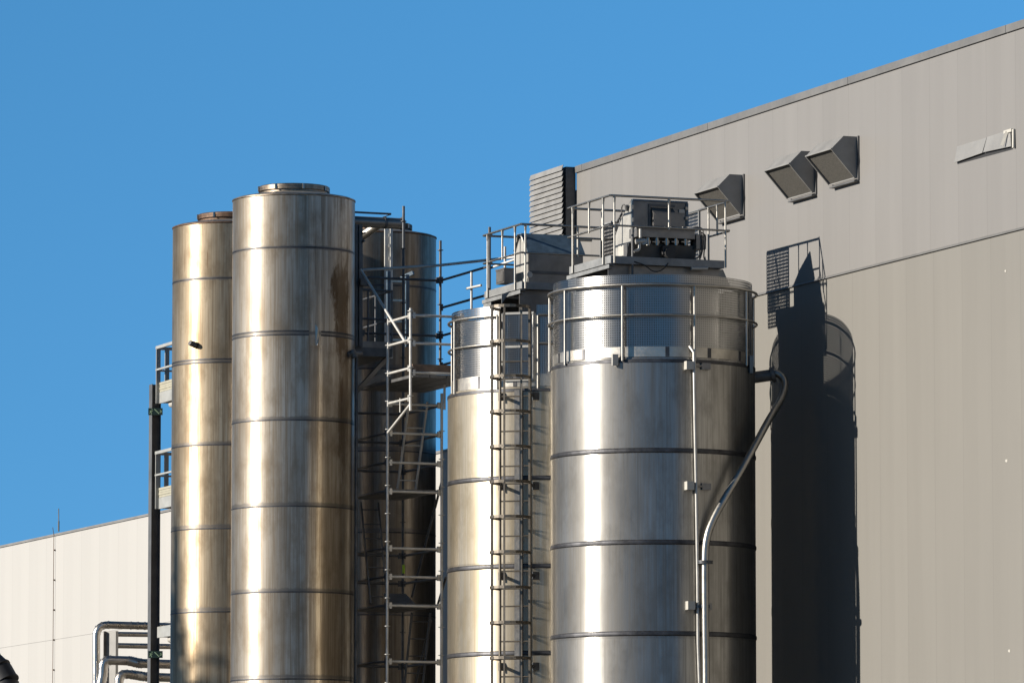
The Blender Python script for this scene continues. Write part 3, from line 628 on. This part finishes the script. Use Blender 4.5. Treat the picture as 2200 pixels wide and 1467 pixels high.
# filter unit B
fb = thing('filter_unit', 'filter cabinet with gabled dark roof on the platform above the ladder', 'machine', U(uB, vB, zdB), 'filter machines on the silo platforms')
vfb = vB - .02
ul2 = uv_of(PV(1136, 560, vfb))[0]; ur2 = ul2 + 1.05
zE, zR, z0b = PV(1136, 541, vfb).z, PV(1120, 503, vfb + .3).z, zdB + .03
prof = [(vfb, zE), (vfb + .30, zR), (vfb + .45, zR), (vfb + .66, zE + .1), (vfb + .66, z0b), (vfb, z0b)]
M = MB(); M.prism_u([(a, b - .015) for a, b in prof[:1]] + [(a, b - .02) for a, b in prof[1:4]] + prof[4:], ul2, ur2); M.build('cabinet', M_hous, fb)
M = MB(); M.prism_u([(vfb - .03, zE - .02), (vfb - .03, zE + .0), (vfb + .30, zR + .015), (vfb + .45, zR + .015), (vfb + .69, zE + .1), (vfb + .69, zE + .08), (vfb + .45, zR - .012), (vfb + .30, zR - .012)], ul2 - .03, ur2 + .03); M.build('lid', M_blue, fb)
M = MB(); M.prism_u([(vfb + .03, z0b + .02), (vfb + .03, zE - .06), (vfb + .30, zR - .06), (vfb + .44, zR - .06), (vfb + .63, zE + .04), (vfb + .63, z0b + .02)], ul2 - .007, ul2 - .001); M.build('side_panel', M_lite, fb)
M = MB(); M.box(ul2 - .003, ur2, vfb - .02, vfb - .001, z0b + .28, z0b + .33); M.build('seam_ridge', M_dark, fb)
M = MB(); M.box(ul2 - .02, ul2 - .008, vfb + .04, vfb + .55, z0b + .03, z0b + .2); M.build('label_plate', M_white, fb)
M = MB(); c = PV(1138, 590, vfb - .03); M.tube([c - d_ * .01, c + d_ * .02], .055, 14); M.box(ul2 - .03, ul2 + .03, vfb - .035, vfb - .021, c.z - .05, c.z + .05); M.build('lifting_lug', M_lite, fb)
M = MB(); M.tube(spline([PU(1110, 520, ul2 - .03), PU(1112, 505, ul2 - .05), PU(1120, 508, ul2 - .05), PU(1125, 520, ul2 - .03)]), .014, 6); M.build('handle', M_lite, fb)
ctl = MB(); c = PU(1085, 592, ul2 - .35); vq = uv_of(c)[1]; q0, q1 = PV(1083, 607, vq), PV(1104, 577, vq)
ctl.box(uv_of(q0)[0], uv_of(q1)[0], vq, vq + .4, q0.z, q1.z); ctl.box(uv_of(q0)[0] - .01, uv_of(q1)[0] + .01, vq - .01, vq + .41, q1.z - .02, q1.z + .008); ctl.box(uv_of(q0)[0] - .012, uv_of(q0)[0] - .001, vq + .03, vq + .37, q0.z + .03, q1.z - .05)
tag(ctl.build('control_box', M_hous), 'small grey box beside the gabled cabinet on the ladder silo platform', 'control box')

# ---- caged ladder on silo B
am = R_(-15.7); out = Vector((math.sin(am), -math.cos(am), 0)); sid = Vector((math.cos(am), math.sin(am), 0))
lc0 = Vector((BX, BY, 0)) + out * 2.0
ld = thing('caged_ladder', 'steel ladder with a hooped safety cage up the front of the silo', 'ladder', lc0)
yl = lc0.y; zl0 = .4; zl1 = zat(668, yl)
for s in (-1, 1):
    M = MB(); M.tube([lc0 + sid * .275 * s + k_ * zl0, lc0 + sid * .275 * s + k_ * zl1], .026, 8); M.build('stile', M_bronze, ld)
zr0 = zat(926, yl); rungs = [zr0 + .3075 * i for i in range(-18, 5)]
for z in rungs:
    M = MB(); M.tube([lc0 - sid * .275 + k_ * z, lc0 + sid * .275 + k_ * z], .015, 6); M.build('rung', M_bronze, ld)
hoops = [zat(889, yl) + .615 * i for i in range(-9, 4)]
def hoop_pt(a, z, r=.37): return lc0 + out * (.34 + r * math.cos(a)) + sid * (r * .95 * math.sin(a)) + k_ * z
for z in hoops:
    pts = [lc0 - sid * .275 + k_ * z] + [hoop_pt(-R_(118) + R_(236) * k / 14, z) for k in range(15)] + [lc0 + sid * .275 + k_ * z]
    M = MB(); n = len(pts)
    for i in range(n - 1): M.bar(pts[i], pts[i + 1], .012, .05)
    M.build('hoop', M_bronze, ld)
for a in (-100, -52, 0, 52, 100):
    M = MB(); M.bar(hoop_pt(R_(a), hoops[0] - .02, .36), hoop_pt(R_(a), hoops[-1] + .03, .36), .035, .012, up=out); M.build('cage_strap', M_bronze, ld)
for py in (855, 1048, 1241, 1436):
    z = zat(py - 6, yl)
    for s in (-1, 1):
        M = MB(); M.bar(lc0 + sid * .275 * s + k_ * z, lc0 + sid * .29 * s - out * .255 + k_ * z, .04, .05); M.cbox(lc0 + sid * .31 * s - out * .235 + k_ * z, .12, .03, .14)
        M.build('standoff', M_galvd, ld)
M = MB(); am2 = lc0 - out * .215 + sid * .0; M.bar(am2 + k_ * .4, am2 + k_ * zat(835, yl), .14, .03, up=out); tag(M.build('grey_strip', M_hous), 'flat grey vertical strip behind the caged ladder', 'cable tray')  # flat grey bar close to the shell behind the ladder

# ---- conduit with white boxes and the filling pipe on silo A
an = math.asin((1493 - 1403) / (1.83 / A_Y * FPX)); rc = 1.83
def onA(px, py, rad): 
    a = math.asin((px - 1403) / (rad / (A_Y) * FPX)); y = AY - rad * math.cos(a); r = ray(px, py); return CAM + r * (y / r.y)
cdt = thing('conduit', 'thin bright vertical pipe with white clamp boxes down the rightmost silo', 'pipe', onA(1499, 1460, rc) - k_ * 4)
M = MB(); M.tube([onA(1482, 744, 1.74), onA(1491, 757, 1.83), onA(1493, 900, 1.83), onA(1496, 1050, 1.83), onA(1499, 1240, 1.83), onA(1500, 1380, 1.83), onA(1503, 1470, 1.83), onA(1505, 1700, 1.83)], .028, 10); M.build('tube', M_lite, cdt)
for py, px in ((785, 1480), (1043, 1481), (1300, 1483)):
    c = onA(px, py, 1.82); M = MB(); M.cbox(c, .13, .12, .14); M.build('clamp_box', M_white, cdt)
    c2 = onA(px + 36, py + 2, 1.80); M = MB(); M.cbox(c2, .16, .06, .11); M.bar(c + e_ * .05, c2, .03, .03); M.build('clamp_plate', M_hous, cdt)
fpp = [onA(1517, 1750, 1.92), onA(1517, 1467, 1.92), onA(1515.5, 1330, 1.92), onA(1515, 1205, 1.92), onA(1519, 1155, 1.92), onA(1533, 1115, 1.93), onA(1560, 1065, 1.97), PY(1602, 993, 95.75), PY(1650, 905, 96.3), PY(1676, 862, 96.75), PY(1686, 832, 97.0), PY(1682, 812, 97.1), PY(1668, 802, 97.15), PY(1652, 806, 97.2)]
fp = thing('filling_pipe', 'thick curved steel pipe running from the wall side down the rightmost silo', 'pipe', fpp[0])
M = MB(); M.tube(spline(fpp, 6), .062, 14); M.build('bent_pipe', M_tube, fp)
M = MB(); M.tube([PY(1661, 805, 97.2), PY(1612, 812, 97.25)], .10, 12); M.tube([PY(1664, 804, 97.2), PY(1656, 806, 97.2)], .135, 14); M.build('inlet_stub', M_dark, fp)
M = MB(); c = onA(1515, 1207, 1.92); M.tube([c - k_ * .025, c - k_ * .005], .13, 14); M.tube([c + k_ * .005, c + k_ * .025], .13, 14); M.build('flange', M_galvd, fp)
M = MB(); c = onA(1515, 1302, 1.90); M.tube([c - k_ * .03, c + k_ * .03], .08, 12); M.bar(c, onA(1490, 1302, 1.80), .04, .05); M.build('pipe_clamp', M_galvd, fp)
M = MB(); c = onA(1612, 783, 1.79); M.cbox(c, .06, .1, .3)
tag(M.build('bracket', M_blue), 'small blue-grey bracket at the right edge of the rightmost silo top', 'bracket')

# ================================================================== scaffold
S1 = PY(833, 760, 104.0); S1.z = 0
sS1 = S1; sSl = S1 + d_ * 2.07; sSr = S1 + e_ * 1.06; sSb = S1 + e_ * 1.06 + d_ * 2.07
sS2 = S1 - d_ * 1.22; sP = S1 + e_ * 1.80 + d_ * 2.07; sQ = sP - d_ * 2.60
scf = thing('scaffold', 'tube scaffold tower of poles, ledgers and decks between the tall silos', 'scaffold', S1)
def zs(p, py): return zat(py, p.y)
def std(p, py0, py1, mat=M_galv, r=.027):
    z1 = zs(p, py0); z0 = 0 if py1 is None else zs(p, py1)
    M = MB(); M.tube([p + k_ * z0, p + k_ * z1], r, 8)
    zc = zs(p, 680)
    for i in range(-30, 12):
        z = zs(S1, 742) + .515 * i
        if z0 + .03 < z < z1 - .03: M.tube([p + k_ * (z - .006), p + k_ * (z + .006)], .06, 8)
    M.build('standard', mat, scf)
LZ = lambda py: zs(S1, py)
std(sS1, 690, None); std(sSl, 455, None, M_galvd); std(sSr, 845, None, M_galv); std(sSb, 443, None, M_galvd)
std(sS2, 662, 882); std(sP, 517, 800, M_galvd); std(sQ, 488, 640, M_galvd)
def ledger(a, b, z, mat=M_galv, zb=None, r=.024, ext=.05):
    t = (b - a).normalized(); M = MB(); zb = z if zb is None else zb
    M.tube([a + t * .02 + k_ * z, b - t * .02 + k_ * zb], r, 8)
    for p, s, zz in ((a, 1, z), (b, -1, zb)): M.cbox(p + t * (.06 * s) + k_ * zz, .05, .05, .11)
    M.build('ledger', mat, scf)
for py in (867, 930, 993, 1055, 1177, 1238, 1300, 1420):
    z = LZ(py)
    ledger(sS1, sSr, z)
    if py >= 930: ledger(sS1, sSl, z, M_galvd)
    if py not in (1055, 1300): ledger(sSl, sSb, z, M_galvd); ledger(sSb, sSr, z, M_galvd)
for py in (692, 743, 803, 867):
    z = LZ(py); ledger(sS1, sS2, z, M_galv)
for py in (677, 737, 800):
    z = zs(sS2, py); ledger(sS2, sS2 + e_ * 1.06, z, M_galv)
# upper back rails
for py, nm in ((603, 1), (662, 1), (722, 1), (785, 1)):
    z = zs(sP, py)
    ledger(sSl + e_ * .2, sP, z, M_galvd) if py in (603, 722) else None
    ledger(sP, sQ, z, M_galvd)
M = MB(); M.tube([PY(768, 581, 105.6), PY(945, 570, 105.9), PY(1110, 552, 104.6)], .026, 8); M.build('guard_tube', M_galv, scf)
M = MB(); M.tube([PY(775, 580, 104.9), PY(873, 738, 103.2)], .026, 8); M.build('brace', M_galv, scf)
M = MB(); M.tube([sS2 + k_ * zs(sS2, 868), sS1 + k_ * LZ(930)], .024, 8); M.build('brace', M_galv, scf)
M = MB(); m0 = sS1.lerp(sS2, .55); M.tube([m0 + k_ * LZ(862), m0 + k_ * LZ(892)], .014, 6); M.build('brace', M_galv, scf)
for a, b in (((934, 1092), (885, 1282)), ((926, 1330), (893, 1467)), ((958, 1240), (940, 1300)), ((950, 1030), (935, 1090))):
    M = MB(); M.tube([PY(*a, sSr.y + .6), PY(*b, sSb.y - .4)], .024, 8); M.build('brace', M_galvd, scf)
for px, p0, p1 in ((1013, 585, 665), (1085, 530, 580), (955, 815, 880)):
    M = MB(); q_ = PY(px, p0, sQ.y + .2); M.tube([q_, Vector((q_.x, q_.y, zs(q_, p1)))], .024, 8); M.build('standard', M_galv, scf)
M = MB(); M.tube([PY(1003, 620, sQ.y + .2), PY(1034, 613, sQ.y - .1)], .024, 8); M.tube([PY(1050, 577, sQ.y + .1), PY(1120, 553, sQ.y - .5)], .024, 8); M.build('ledger', M_galv, scf)
# decks
def deck(a, b, wv, z, mat=M_dark, n=3, nm='deck'):
    M = MB(); t = (b - a); ln = t.length; t.normalize()
    for i in range(n):
        o = a + wv * (i / n) + wv.normalized() * .008; w2 = wv * (1 / n) - wv.normalized() * .016
        M.hexa([o + k_ * (z - .03), o + t * ln + k_ * (z - .03), o + t * ln + w2 + k_ * (z - .03), o + w2 + k_ * (z - .03), o + k_ * (z + .025), o + t * ln + k_ * (z + .025), o + t * ln + w2 + k_ * (z + .025), o + w2 + k_ * (z + .025)])
    M.build(nm, mat, scf)
deck(sS1 + e_ * .06 + d_ * .03, sSl + e_ * .06 - d_ * .03, e_ * .94, LZ(1052), M_dark)
deck(sS1 + e_ * .06 + d_ * .03, sSl + e_ * .06 - d_ * .03, e_ * .94, LZ(1298), M_dark)
deck(sS2 + e_ * .05, sS2 + e_ * .05 + d_ * 2.9, e_ * 1.3, zs(sS2, 806), M_dark, 4)
M = MB(); b0 = sS2 + e_ * .06 + d_ * .05; M.prism([b0 + k_ * zs(sS2, 798), b0 + e_ * 1.3 + k_ * zs(sS2, 798), b0 + e_ * 1.3 + k_ * zs(sS2, 781), b0 + k_ * zs(sS2, 781)], d_ * .04); M.build('toe_board', M_wood, scf)
M = MB(); hz = LZ(1298) + .04; h = sSb - e_ * .5 - d_ * .9; M.prism([h + k_ * hz, h + e_ * .45 + k_ * hz, h + e_ * .45 + d_ * .6 + k_ * (hz + .25), h + d_ * .6 + k_ * (hz + .25)], k_ * .02); M.build('hatch_lid', M_dark, scf)
tag_ = MB(); c = sSb + k_ * zs(sSb, 1222) - d_ * .04; tag_.cbox(c, .05, .01, .16)
tag(tag_.build('scaffold_tag', M_yellow), 'lime green inspection tag on the rear scaffold pole', 'tag')
def ladder(a, b, wv, mat, label, nr=None):
    t = thing('access_ladder', label, 'ladder', a, 'loose ladders in and beside the scaffold')
    for s in (0, 1):
        M = MB(); M.bar(a + wv * s, b + wv * s, .03, .055); M.build('stile', mat, t)
    n = nr or int((b - a).length / .29)
    for i in range(n):
        c = a.lerp(b, (i + .5) / n); M = MB(); M.tube([c, c + wv], .014, 6); M.build('rung', mat, t)
ladder(PY(854, 1050, sS1.y + 1.2), PY(879, 862, sS1.y + .6), e_ * .36, M_galv, 'light aluminium ladder leaning on the highest scaffold lift')
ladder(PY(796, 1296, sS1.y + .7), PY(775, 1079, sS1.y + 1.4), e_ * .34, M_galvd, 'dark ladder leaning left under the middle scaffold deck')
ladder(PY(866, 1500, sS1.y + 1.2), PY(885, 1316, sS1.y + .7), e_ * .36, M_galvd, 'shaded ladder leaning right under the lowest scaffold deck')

# ================================================================== hoist mast, landing, duct on the stained silo
my = 105.2
ms = thing('hoist_mast', 'dark vertical mast of channels along the right edge of the stained silo', 'mast', PY(770, 745, my))
for px, wd in ((764.5, .05), (773.5, .07)):
    M = MB(); M.bar(PY(px, 745, my), PY(px, 483, my), wd, .1); M.build('mast_rail', M_dark, ms)
M = MB()
for py in range(495, 745, 22): M.bar(PY(763, py, my), PY(775, py + 3, my), .03, .03)
M.build('mast_lacing', M_dark, ms)
M = MB(); M.cbox(PY(779, 606, my - .1), .12, .12, .12); M.tube([PY(776, 521, my), PY(783, 517, my - .1)], .02, 6); M.tube([PY(776, 503, my), PY(784, 500, my - .1)], .02, 6); M.build('mast_bracket', M_dark, ms)
lnd = thing('silo_landing', 'dark railed landing bracketed off the stained silo at mid height', 'platform', PY(800, 755, 105.6))
la = PY(762, 750, 105.2); lu, lvv = uv_of(la)
M = MB(); M.box(lu, lu + .75, lvv, lvv + 1.9, la.z - .12, la.z + .04); M.build('floor_frame', M_dark, lnd)
M = MB(); M.box(lu + .02, lu + .76, lvv + .02, lvv + .035, la.z + .045, la.z + .16); M.build('toe_board', M_hous, lnd)
for z, nm in ((1.12, 'handrail'), (.58, 'midrail')):
    M = MB(); q0 = U(lu + .12, lvv + 1.85, la.z + z); q1 = U(lu + .12, lvv + .04, la.z + z); q2 = U(lu + .75, lvv + .04, la.z + z); M.tube([q0, q1], .02, 8); M.tube([q1, q2], .02, 8); M.tube([q2, U(lu + .75, lvv + 1.85, la.z + z)], .02, 8); M.build(nm, M_galvd, lnd)
for a, b in ((.12, .04), (.12, .9), (.28, .05), (.75, .04), (.75, .95), (.75, 1.85)):
    M = MB(); M.tube([U(lu + a, lvv + b, la.z + .02), U(lu + a, lvv + b, la.z + 1.12)], .018, 6); M.build('post', M_galvd, lnd)
M = MB(); M.bar(PY(762, 845, 105.1), PY(832, 768, 105.6), .05, .08); M.bar(PY(766, 835, 106), PY(835, 800, 106.2), .06, .1); M.build('strut', M_hous, lnd)
M = MB(); M.tube([PY(745, 762, 104.2), PY(775, 760, 104.6)], .05, 10); M.tube([PY(757, 760, 104.3), PY(757, 757, 104.3)], .09, 10); M.tube([PY(756, 752, 104.3), PY(763, 768, 104.3)], .06, 10); M.build('fixing', M_dark, lnd)
gtb = thing('gate_ladder', 'dark blue steel ladder gate standing on the landing before the shaded silo', 'ladder', PY(852, 740, 107.6))
for px, p0 in ((835, 583), (875, 590)):
    M = MB(); M.bar(PY(px, 745, 107.6), PY(px, p0, 107.6), .07, .05); M.build('stile', M_blue, gtb)
for py in (604, 645, 690, 730):
    M = MB(); M.bar(PY(837, py, 107.6), PY(873, py + 1, 107.6), .04, .04); M.build('rung', M_blue, gtb)
M = MB(); M.bar(PY(862, 598, 108.6), PY(888, 586, 108.5), .07, .07); M.build('latch_arm', M_blue, gtb)
dc = thing('transfer_duct', 'thick blue-grey round duct running behind the stained silo to the shaded one', 'duct', PY(760, 480, 107.2))
pa_, pb_ = PY(700, 473, 106.9), PY(866, 481, 107.6)
M = MB(); M.tube([pa_, pb_], .105, 16); M.build('duct_pipe', M_hous, dc)
M = MB(); c = pa_.lerp(pb_, .76); tt = (pb_ - pa_).normalized(); M.tube([c - tt * .02, c + tt * .02], .115, 16); c = pb_ - tt * .02; M.tube([c - tt * .015, c + tt * .015], .125, 16); M.build('duct_collar', M_galvd, dc)
M = MB(); M.tube([PY(700, 453, 106.9), PY(840, 460, 107.4), PY(823, 468, 107.4)], .02, 8); M.build('duct_rail', M_galvd, dc)
M = MB(); M.tube([PY(756, 520, 108.4), PY(786, 502, 108.2), PY(815, 482, 108.0)], .085, 14); tag(M.build('elbow_duct', M_kick), 'pale short duct under the blue-grey duct at the shaded silo top', 'duct')
M = MB(); b0, b1 = PY(832, 770, 108.9), PY(832, 492, 108.9); M.bar(b0, b1, .11, .04); M.bar(PY(840, 770, 108.9), PY(840, 492, 108.9), .05, .08)
for py in (505, 528, 555, 585): M.cbox(PY(837, py, 108.84), .025, .02, .06)
tag(M.build('slotted_channel', M_galv), 'grey slotted channel standing upright against the shaded silo', 'channel')

# ================================================================== stair tower on the far left
ty = 114.5
cc = PY(331, 1200, ty); cu_, cv_ = uv_of(cc)
stw = thing('stair_tower', 'grey steel stair tower with railed landings, left of the tall silos', 'stair tower', (cc.x, cc.y, 0))
zc1 = PY(331, 826, ty).z
M = MB(); M.box(cu_ - .09, cu_ + .09, cv_ - .012, cv_ + .012, 0, zc1); M.box(cu_ - .095, cu_ - .082, cv_ - .1, cv_ + .1, 0, zc1); M.box(cu_ + .082, cu_ + .095, cv_ - .1, cv_ + .1, 0, zc1); M.build('column', M_column, stw)
def landing(pyb, rail=True):
    zb_ = PY(335, pyb, ty).z; u0, u1, v0, v1 = cu_ + .03, cu_ + 1.5, cv_ - 2.4, cv_ - .14
    M = MB(); M.box(u0, u0 + .05, v0, v1, zb_, zb_ + .22); M.box(u0 + .051, u1, v1 - .05, v1, zb_ + .01, zb_ + .21); M.build('side_channel', M_landing, stw)
    M = MB(); M.box(u0 + .06, u1 - .02, v0, v1 - .06, zb_ + .12, zb_ + .17); M.build('landing_floor', M_dark, stw)
    if not rail: return zb_
    M = MB()
    for i in range(4): M.box(u0 + .004 - .006 * (i % 2), u0 + .05, v0, v1 - .01, zb_ + .225 + i * .05, zb_ + .27 + i * .05)
    M.build('toe_board', M_cream, stw)
    for z, nm, h in ((1.13, 'handrail', .06), (.68, 'midrail', .035)):
        M = MB(); M.bar(U(u0 - .04, v0, zb_ + z), U(u0 - .04, v1 + .02, zb_ + z), .05, h); M.bar(U(u0 - .01, v1 + .03, zb_ + z - .01), U(u1, v1 + .03, zb_ + z - .01), .05, h); M.build(nm, M_landing, stw)
    for a, b in ((-.02, 0), (-.02, -1.2), (.18, .05)):
        M = MB(); M.bar(U(u0 + a, v1 + b - .03, zb_ + (0 if b <= 0 else .3)), U(u0 + a, v1 + b - .03, zb_ + 1.12), .09, .03); M.build('post', M_landing, stw)
    return zb_
L1 = landing(868); L2 = landing(1094); L3 = landing(1370, False)
for i, (py, tx) in enumerate(((884, 'green running man exit sign high on the dark stair column'), (1405, 'green running man exit sign low on the dark stair column, by the pipes'))):
    c = PY(334, py, ty - .16); n = -Vector((0, 1, 0)); X = Vector((1, 0, 0))
    t = thing('exit_sign', tx, 'sign', c, 'exit signs on the stair tower')
    def sb(M, x0, z0, x1, z1, dy, th): 
        a = c + X * x0 + k_ * z0; b = c + X * x1 + k_ * z1; M.bar(a - Vector((0, dy, 0)), b - Vector((0, dy, 0)), .012, th, up=Vector((0, 0, 1)) if abs(x1 - x0) > abs(z1 - z0) else X)
    M = MB(); x, z = .145, .07
    M.add([c + X * a + k_ * b + Vector((0, dy, 0)) for dy in (-.006, .006) for a, b in ((-x, -z), (x, -z), (x, z), (-x, z))], [(0, 1, 2, 3), (7, 6, 5, 4), (0, 4, 5, 1), (1, 5, 6, 2), (2, 6, 7, 3), (3, 7, 4, 0)]); M.build('panel', M_green, t)
    def sb(M, x0, z0, x1, z1, th):
        a = Vector((x0, z0)); b = Vector((x1, z1)); dd = (b - a).normalized(); nn = Vector((-dd.y, dd.x)) * th / 2
        M.prism([c + X * q_.x + k_ * q_.y + Vector((0, -.007, 0)) for q_ in (a - nn, b - nn, b + nn, a + nn)], Vector((0, -.003, 0)))
    M = MB()
    for s in ((-.085, .02, -.1, -.02, .022), (-.1, -.02, -.075, -.035, .014), (-.075, -.035, -.08, -.058, .013), (-.1, -.02, -.125, -.035, .013), (-.088, .02, -.06, .005, .011), (-.088, .02, -.118, .012, .011), (-.075, .045, -.062, .045, .02)): sb(M, *s)
    M.build('running_figure', M_pale, t)
    M = MB(); sb(M, -.02, .05, .075, -.045, .016); sb(M, .095, .03, .12, -.01, .012); sb(M, .122, .02, .122, -.018, .012); sb(M, .085, -.016, .128, -.016, .012); M.build('stair_arrow', M_pale, t)
for z, tx in ((L1, 'white bulkhead lamp under the highest landing of the stair tower'), (L3, 'white bulkhead lamp under the lowest landing, above the pipes')):
    c = U(cu_ + .16, cv_ - .85, z - .05); M = MB(); M.tube([c - d_ * .3, c - d_ * .26, c + d_ * .26, c + d_ * .3], [.03, .065, .065, .03], 10); tag(M.build('bulkhead_lamp', M_white), tx, 'lamp', 'bulkhead lamps under the landings')

# ================================================================== lagged pipes, bottom left
def lag(pts, r, label, y):
    P = [PY(a, b, y + (c if c else 0)) for a, b, c in pts]; F = fillet(P, r * 3.2, 7)
    t = thing('insulated_pipe', label, 'pipe', P[0], 'metal clad pipes at the bottom left')
    M = MB(); M.tube(F, r, 14); M.build('cladding', M_lag, t)
    for i in range(1, len(F) - 1):
        if 1 <= i < len(F) - 1 and (i % 2 == 0):
            tt = (F[i + 1] - F[i - 1]).normalized(); M = MB(); M.tube([F[i] - tt * .012, F[i] + tt * .012], r * 1.11, 14); M.build('joint_ring', M_lag, t)
py_ = 118.0
lag([(207, 1700, 0), (207, 1341, 0), (300, 1343.5, .2), (420, 1347, .5)], .079, 'outermost metal clad pipe, turning down at the far left', py_)
lag([(246, 1361.5, .9), (420, 1364, 1.3)], .053, 'thin upper straight pipe ending at the grey support post', py_)
lag([(246, 1386, .8), (420, 1389, 1.2)], .058, 'thin lower straight pipe ending at the grey support post', py_)
lag([(214, 1700, -.4), (214, 1480, -.4), (222, 1448, -.4), (222, 1417, -.4), (282, 1419, -.3), (296, 1424, -.3), (420, 1428, 0)], .098, 'thick dented metal clad pipe bending down beside the outermost pipe', py_)
lag([(256, 1700, -.8), (256, 1446, -.8), (290, 1449, -.7), (310, 1453, -.6), (420, 1457, -.4)], .092, 'lowest metal clad pipe, elbow at the bottom edge', py_)
M = MB(); p0 = PY(238, 1355, py_ + .4); 
X_, F_ = Vector((math.cos(-.5), math.sin(-.5), 0)), Vector((math.sin(.5), math.cos(.5), 0)); p0.z -= 0
def pbar(a, b, c_, d2): M.prism([Vector((p0.x, p0.y, 0)) + X_ * i + F_ * j for i, j in ((a, c_), (b, c_), (b, d2), (a, d2))], k_ * p0.z)
pbar(-.12, .13, -.008, .008); pbar(-.13, -.118, -.09, .09); pbar(.118, .13, -.0, .09)
tag(M.build('pipe_support', M_hood), 'grey steel post carrying the ends of the straight pipes', 'post')
ed = thing('exhaust_duct', 'black segmented exhaust elbow poking into the bottom left corner', 'duct', PY(-10, 1467, 112))
M = MB(); ey = 112.0; ctr = [PY(-46, 1404, ey), PY(-22, 1423, ey - .1), PY(-2, 1441, ey - .2), PY(12, 1466, ey - .3), PY(14, 1490, ey - .35), PY(14, 1750, ey - .35)]
for i in range(len(ctr) - 1):
    a, b = ctr[i], ctr[i + 1]; t_ = (b - a).normalized(); M.tube([a, b], .27 - .006 * (i % 2), 20)
    M.tube([b - t_ * .015, b + t_ * .015], .285, 20)
M.build('elbow_segments', M_black, ed)

# ================================================================== trees left of the frame: they shade the foot of the leftmost silo
M_leaf = plain('leaf', (.055, .075, .025), .6, 0, .3, .6); M_bark = plain('bark', (.07, .05, .035), .8, 0, .3, 3)
def tree(x, y, h, r, label, n=1500):
    t = thing('tree', label, 'tree', (x, y, 0), 'trees beside the yard left of the silos')
    M = MB(); M.tube([Vector((x, y, 0)), Vector((x + .1, y, h * .3)), Vector((x - .05, y + .1, h * .6)), Vector((x, y, h * .85))], [.28, .22, .14, .05], 10)
    for k in range(9):
        a = k * 2.4; z = h * (.35 + .05 * k); M.tube([Vector((x, y, z)), Vector((x + math.cos(a) * r * .45, y + math.sin(a) * r * .45, z + r * .35)), Vector((x + math.cos(a) * r * .8, y + math.sin(a) * r * .8, z + r * .5))], [.09, .06, .02], 6)
    M.build('trunk', M_bark, t)
    M = MB(); rnd = random.Random(int(x * 7)); cl = [(rnd.uniform(-1, 1), rnd.uniform(-1, 1), rnd.uniform(-1, 1)) for _ in range(20)]
    cl = [Vector(c) for c in cl if Vector(c).length < 1.05]
    for i in range(n):
        c = rnd.choice(cl) * r * .8; c.z *= 1.15
        p = Vector((x, y, h * .66)) + c + Vector((rnd.gauss(0, .3), rnd.gauss(0, .3), rnd.gauss(0, .26)))
        a = Vector((rnd.gauss(0, 1), rnd.gauss(0, 1), rnd.gauss(0, 1))).normalized(); b = a.orthogonal().normalized(); s_ = rnd.uniform(.08, .17)
        M.add([p + a * s_ * 1.5, p + b * s_ * .7, p - a * s_ * 1.5, p - b * s_ * .7], [(0, 1, 2, 3)])
    M.build('crown', M_leaf, t)
tree(-31.3, 102.2, 22.2, 3.0, 'broad leafy tree nearest the left edge of the yard', 1200)
tree(-36.0, 101.0, 23.0, 3.0, 'taller leafy tree farther out beside the yard', 1000)
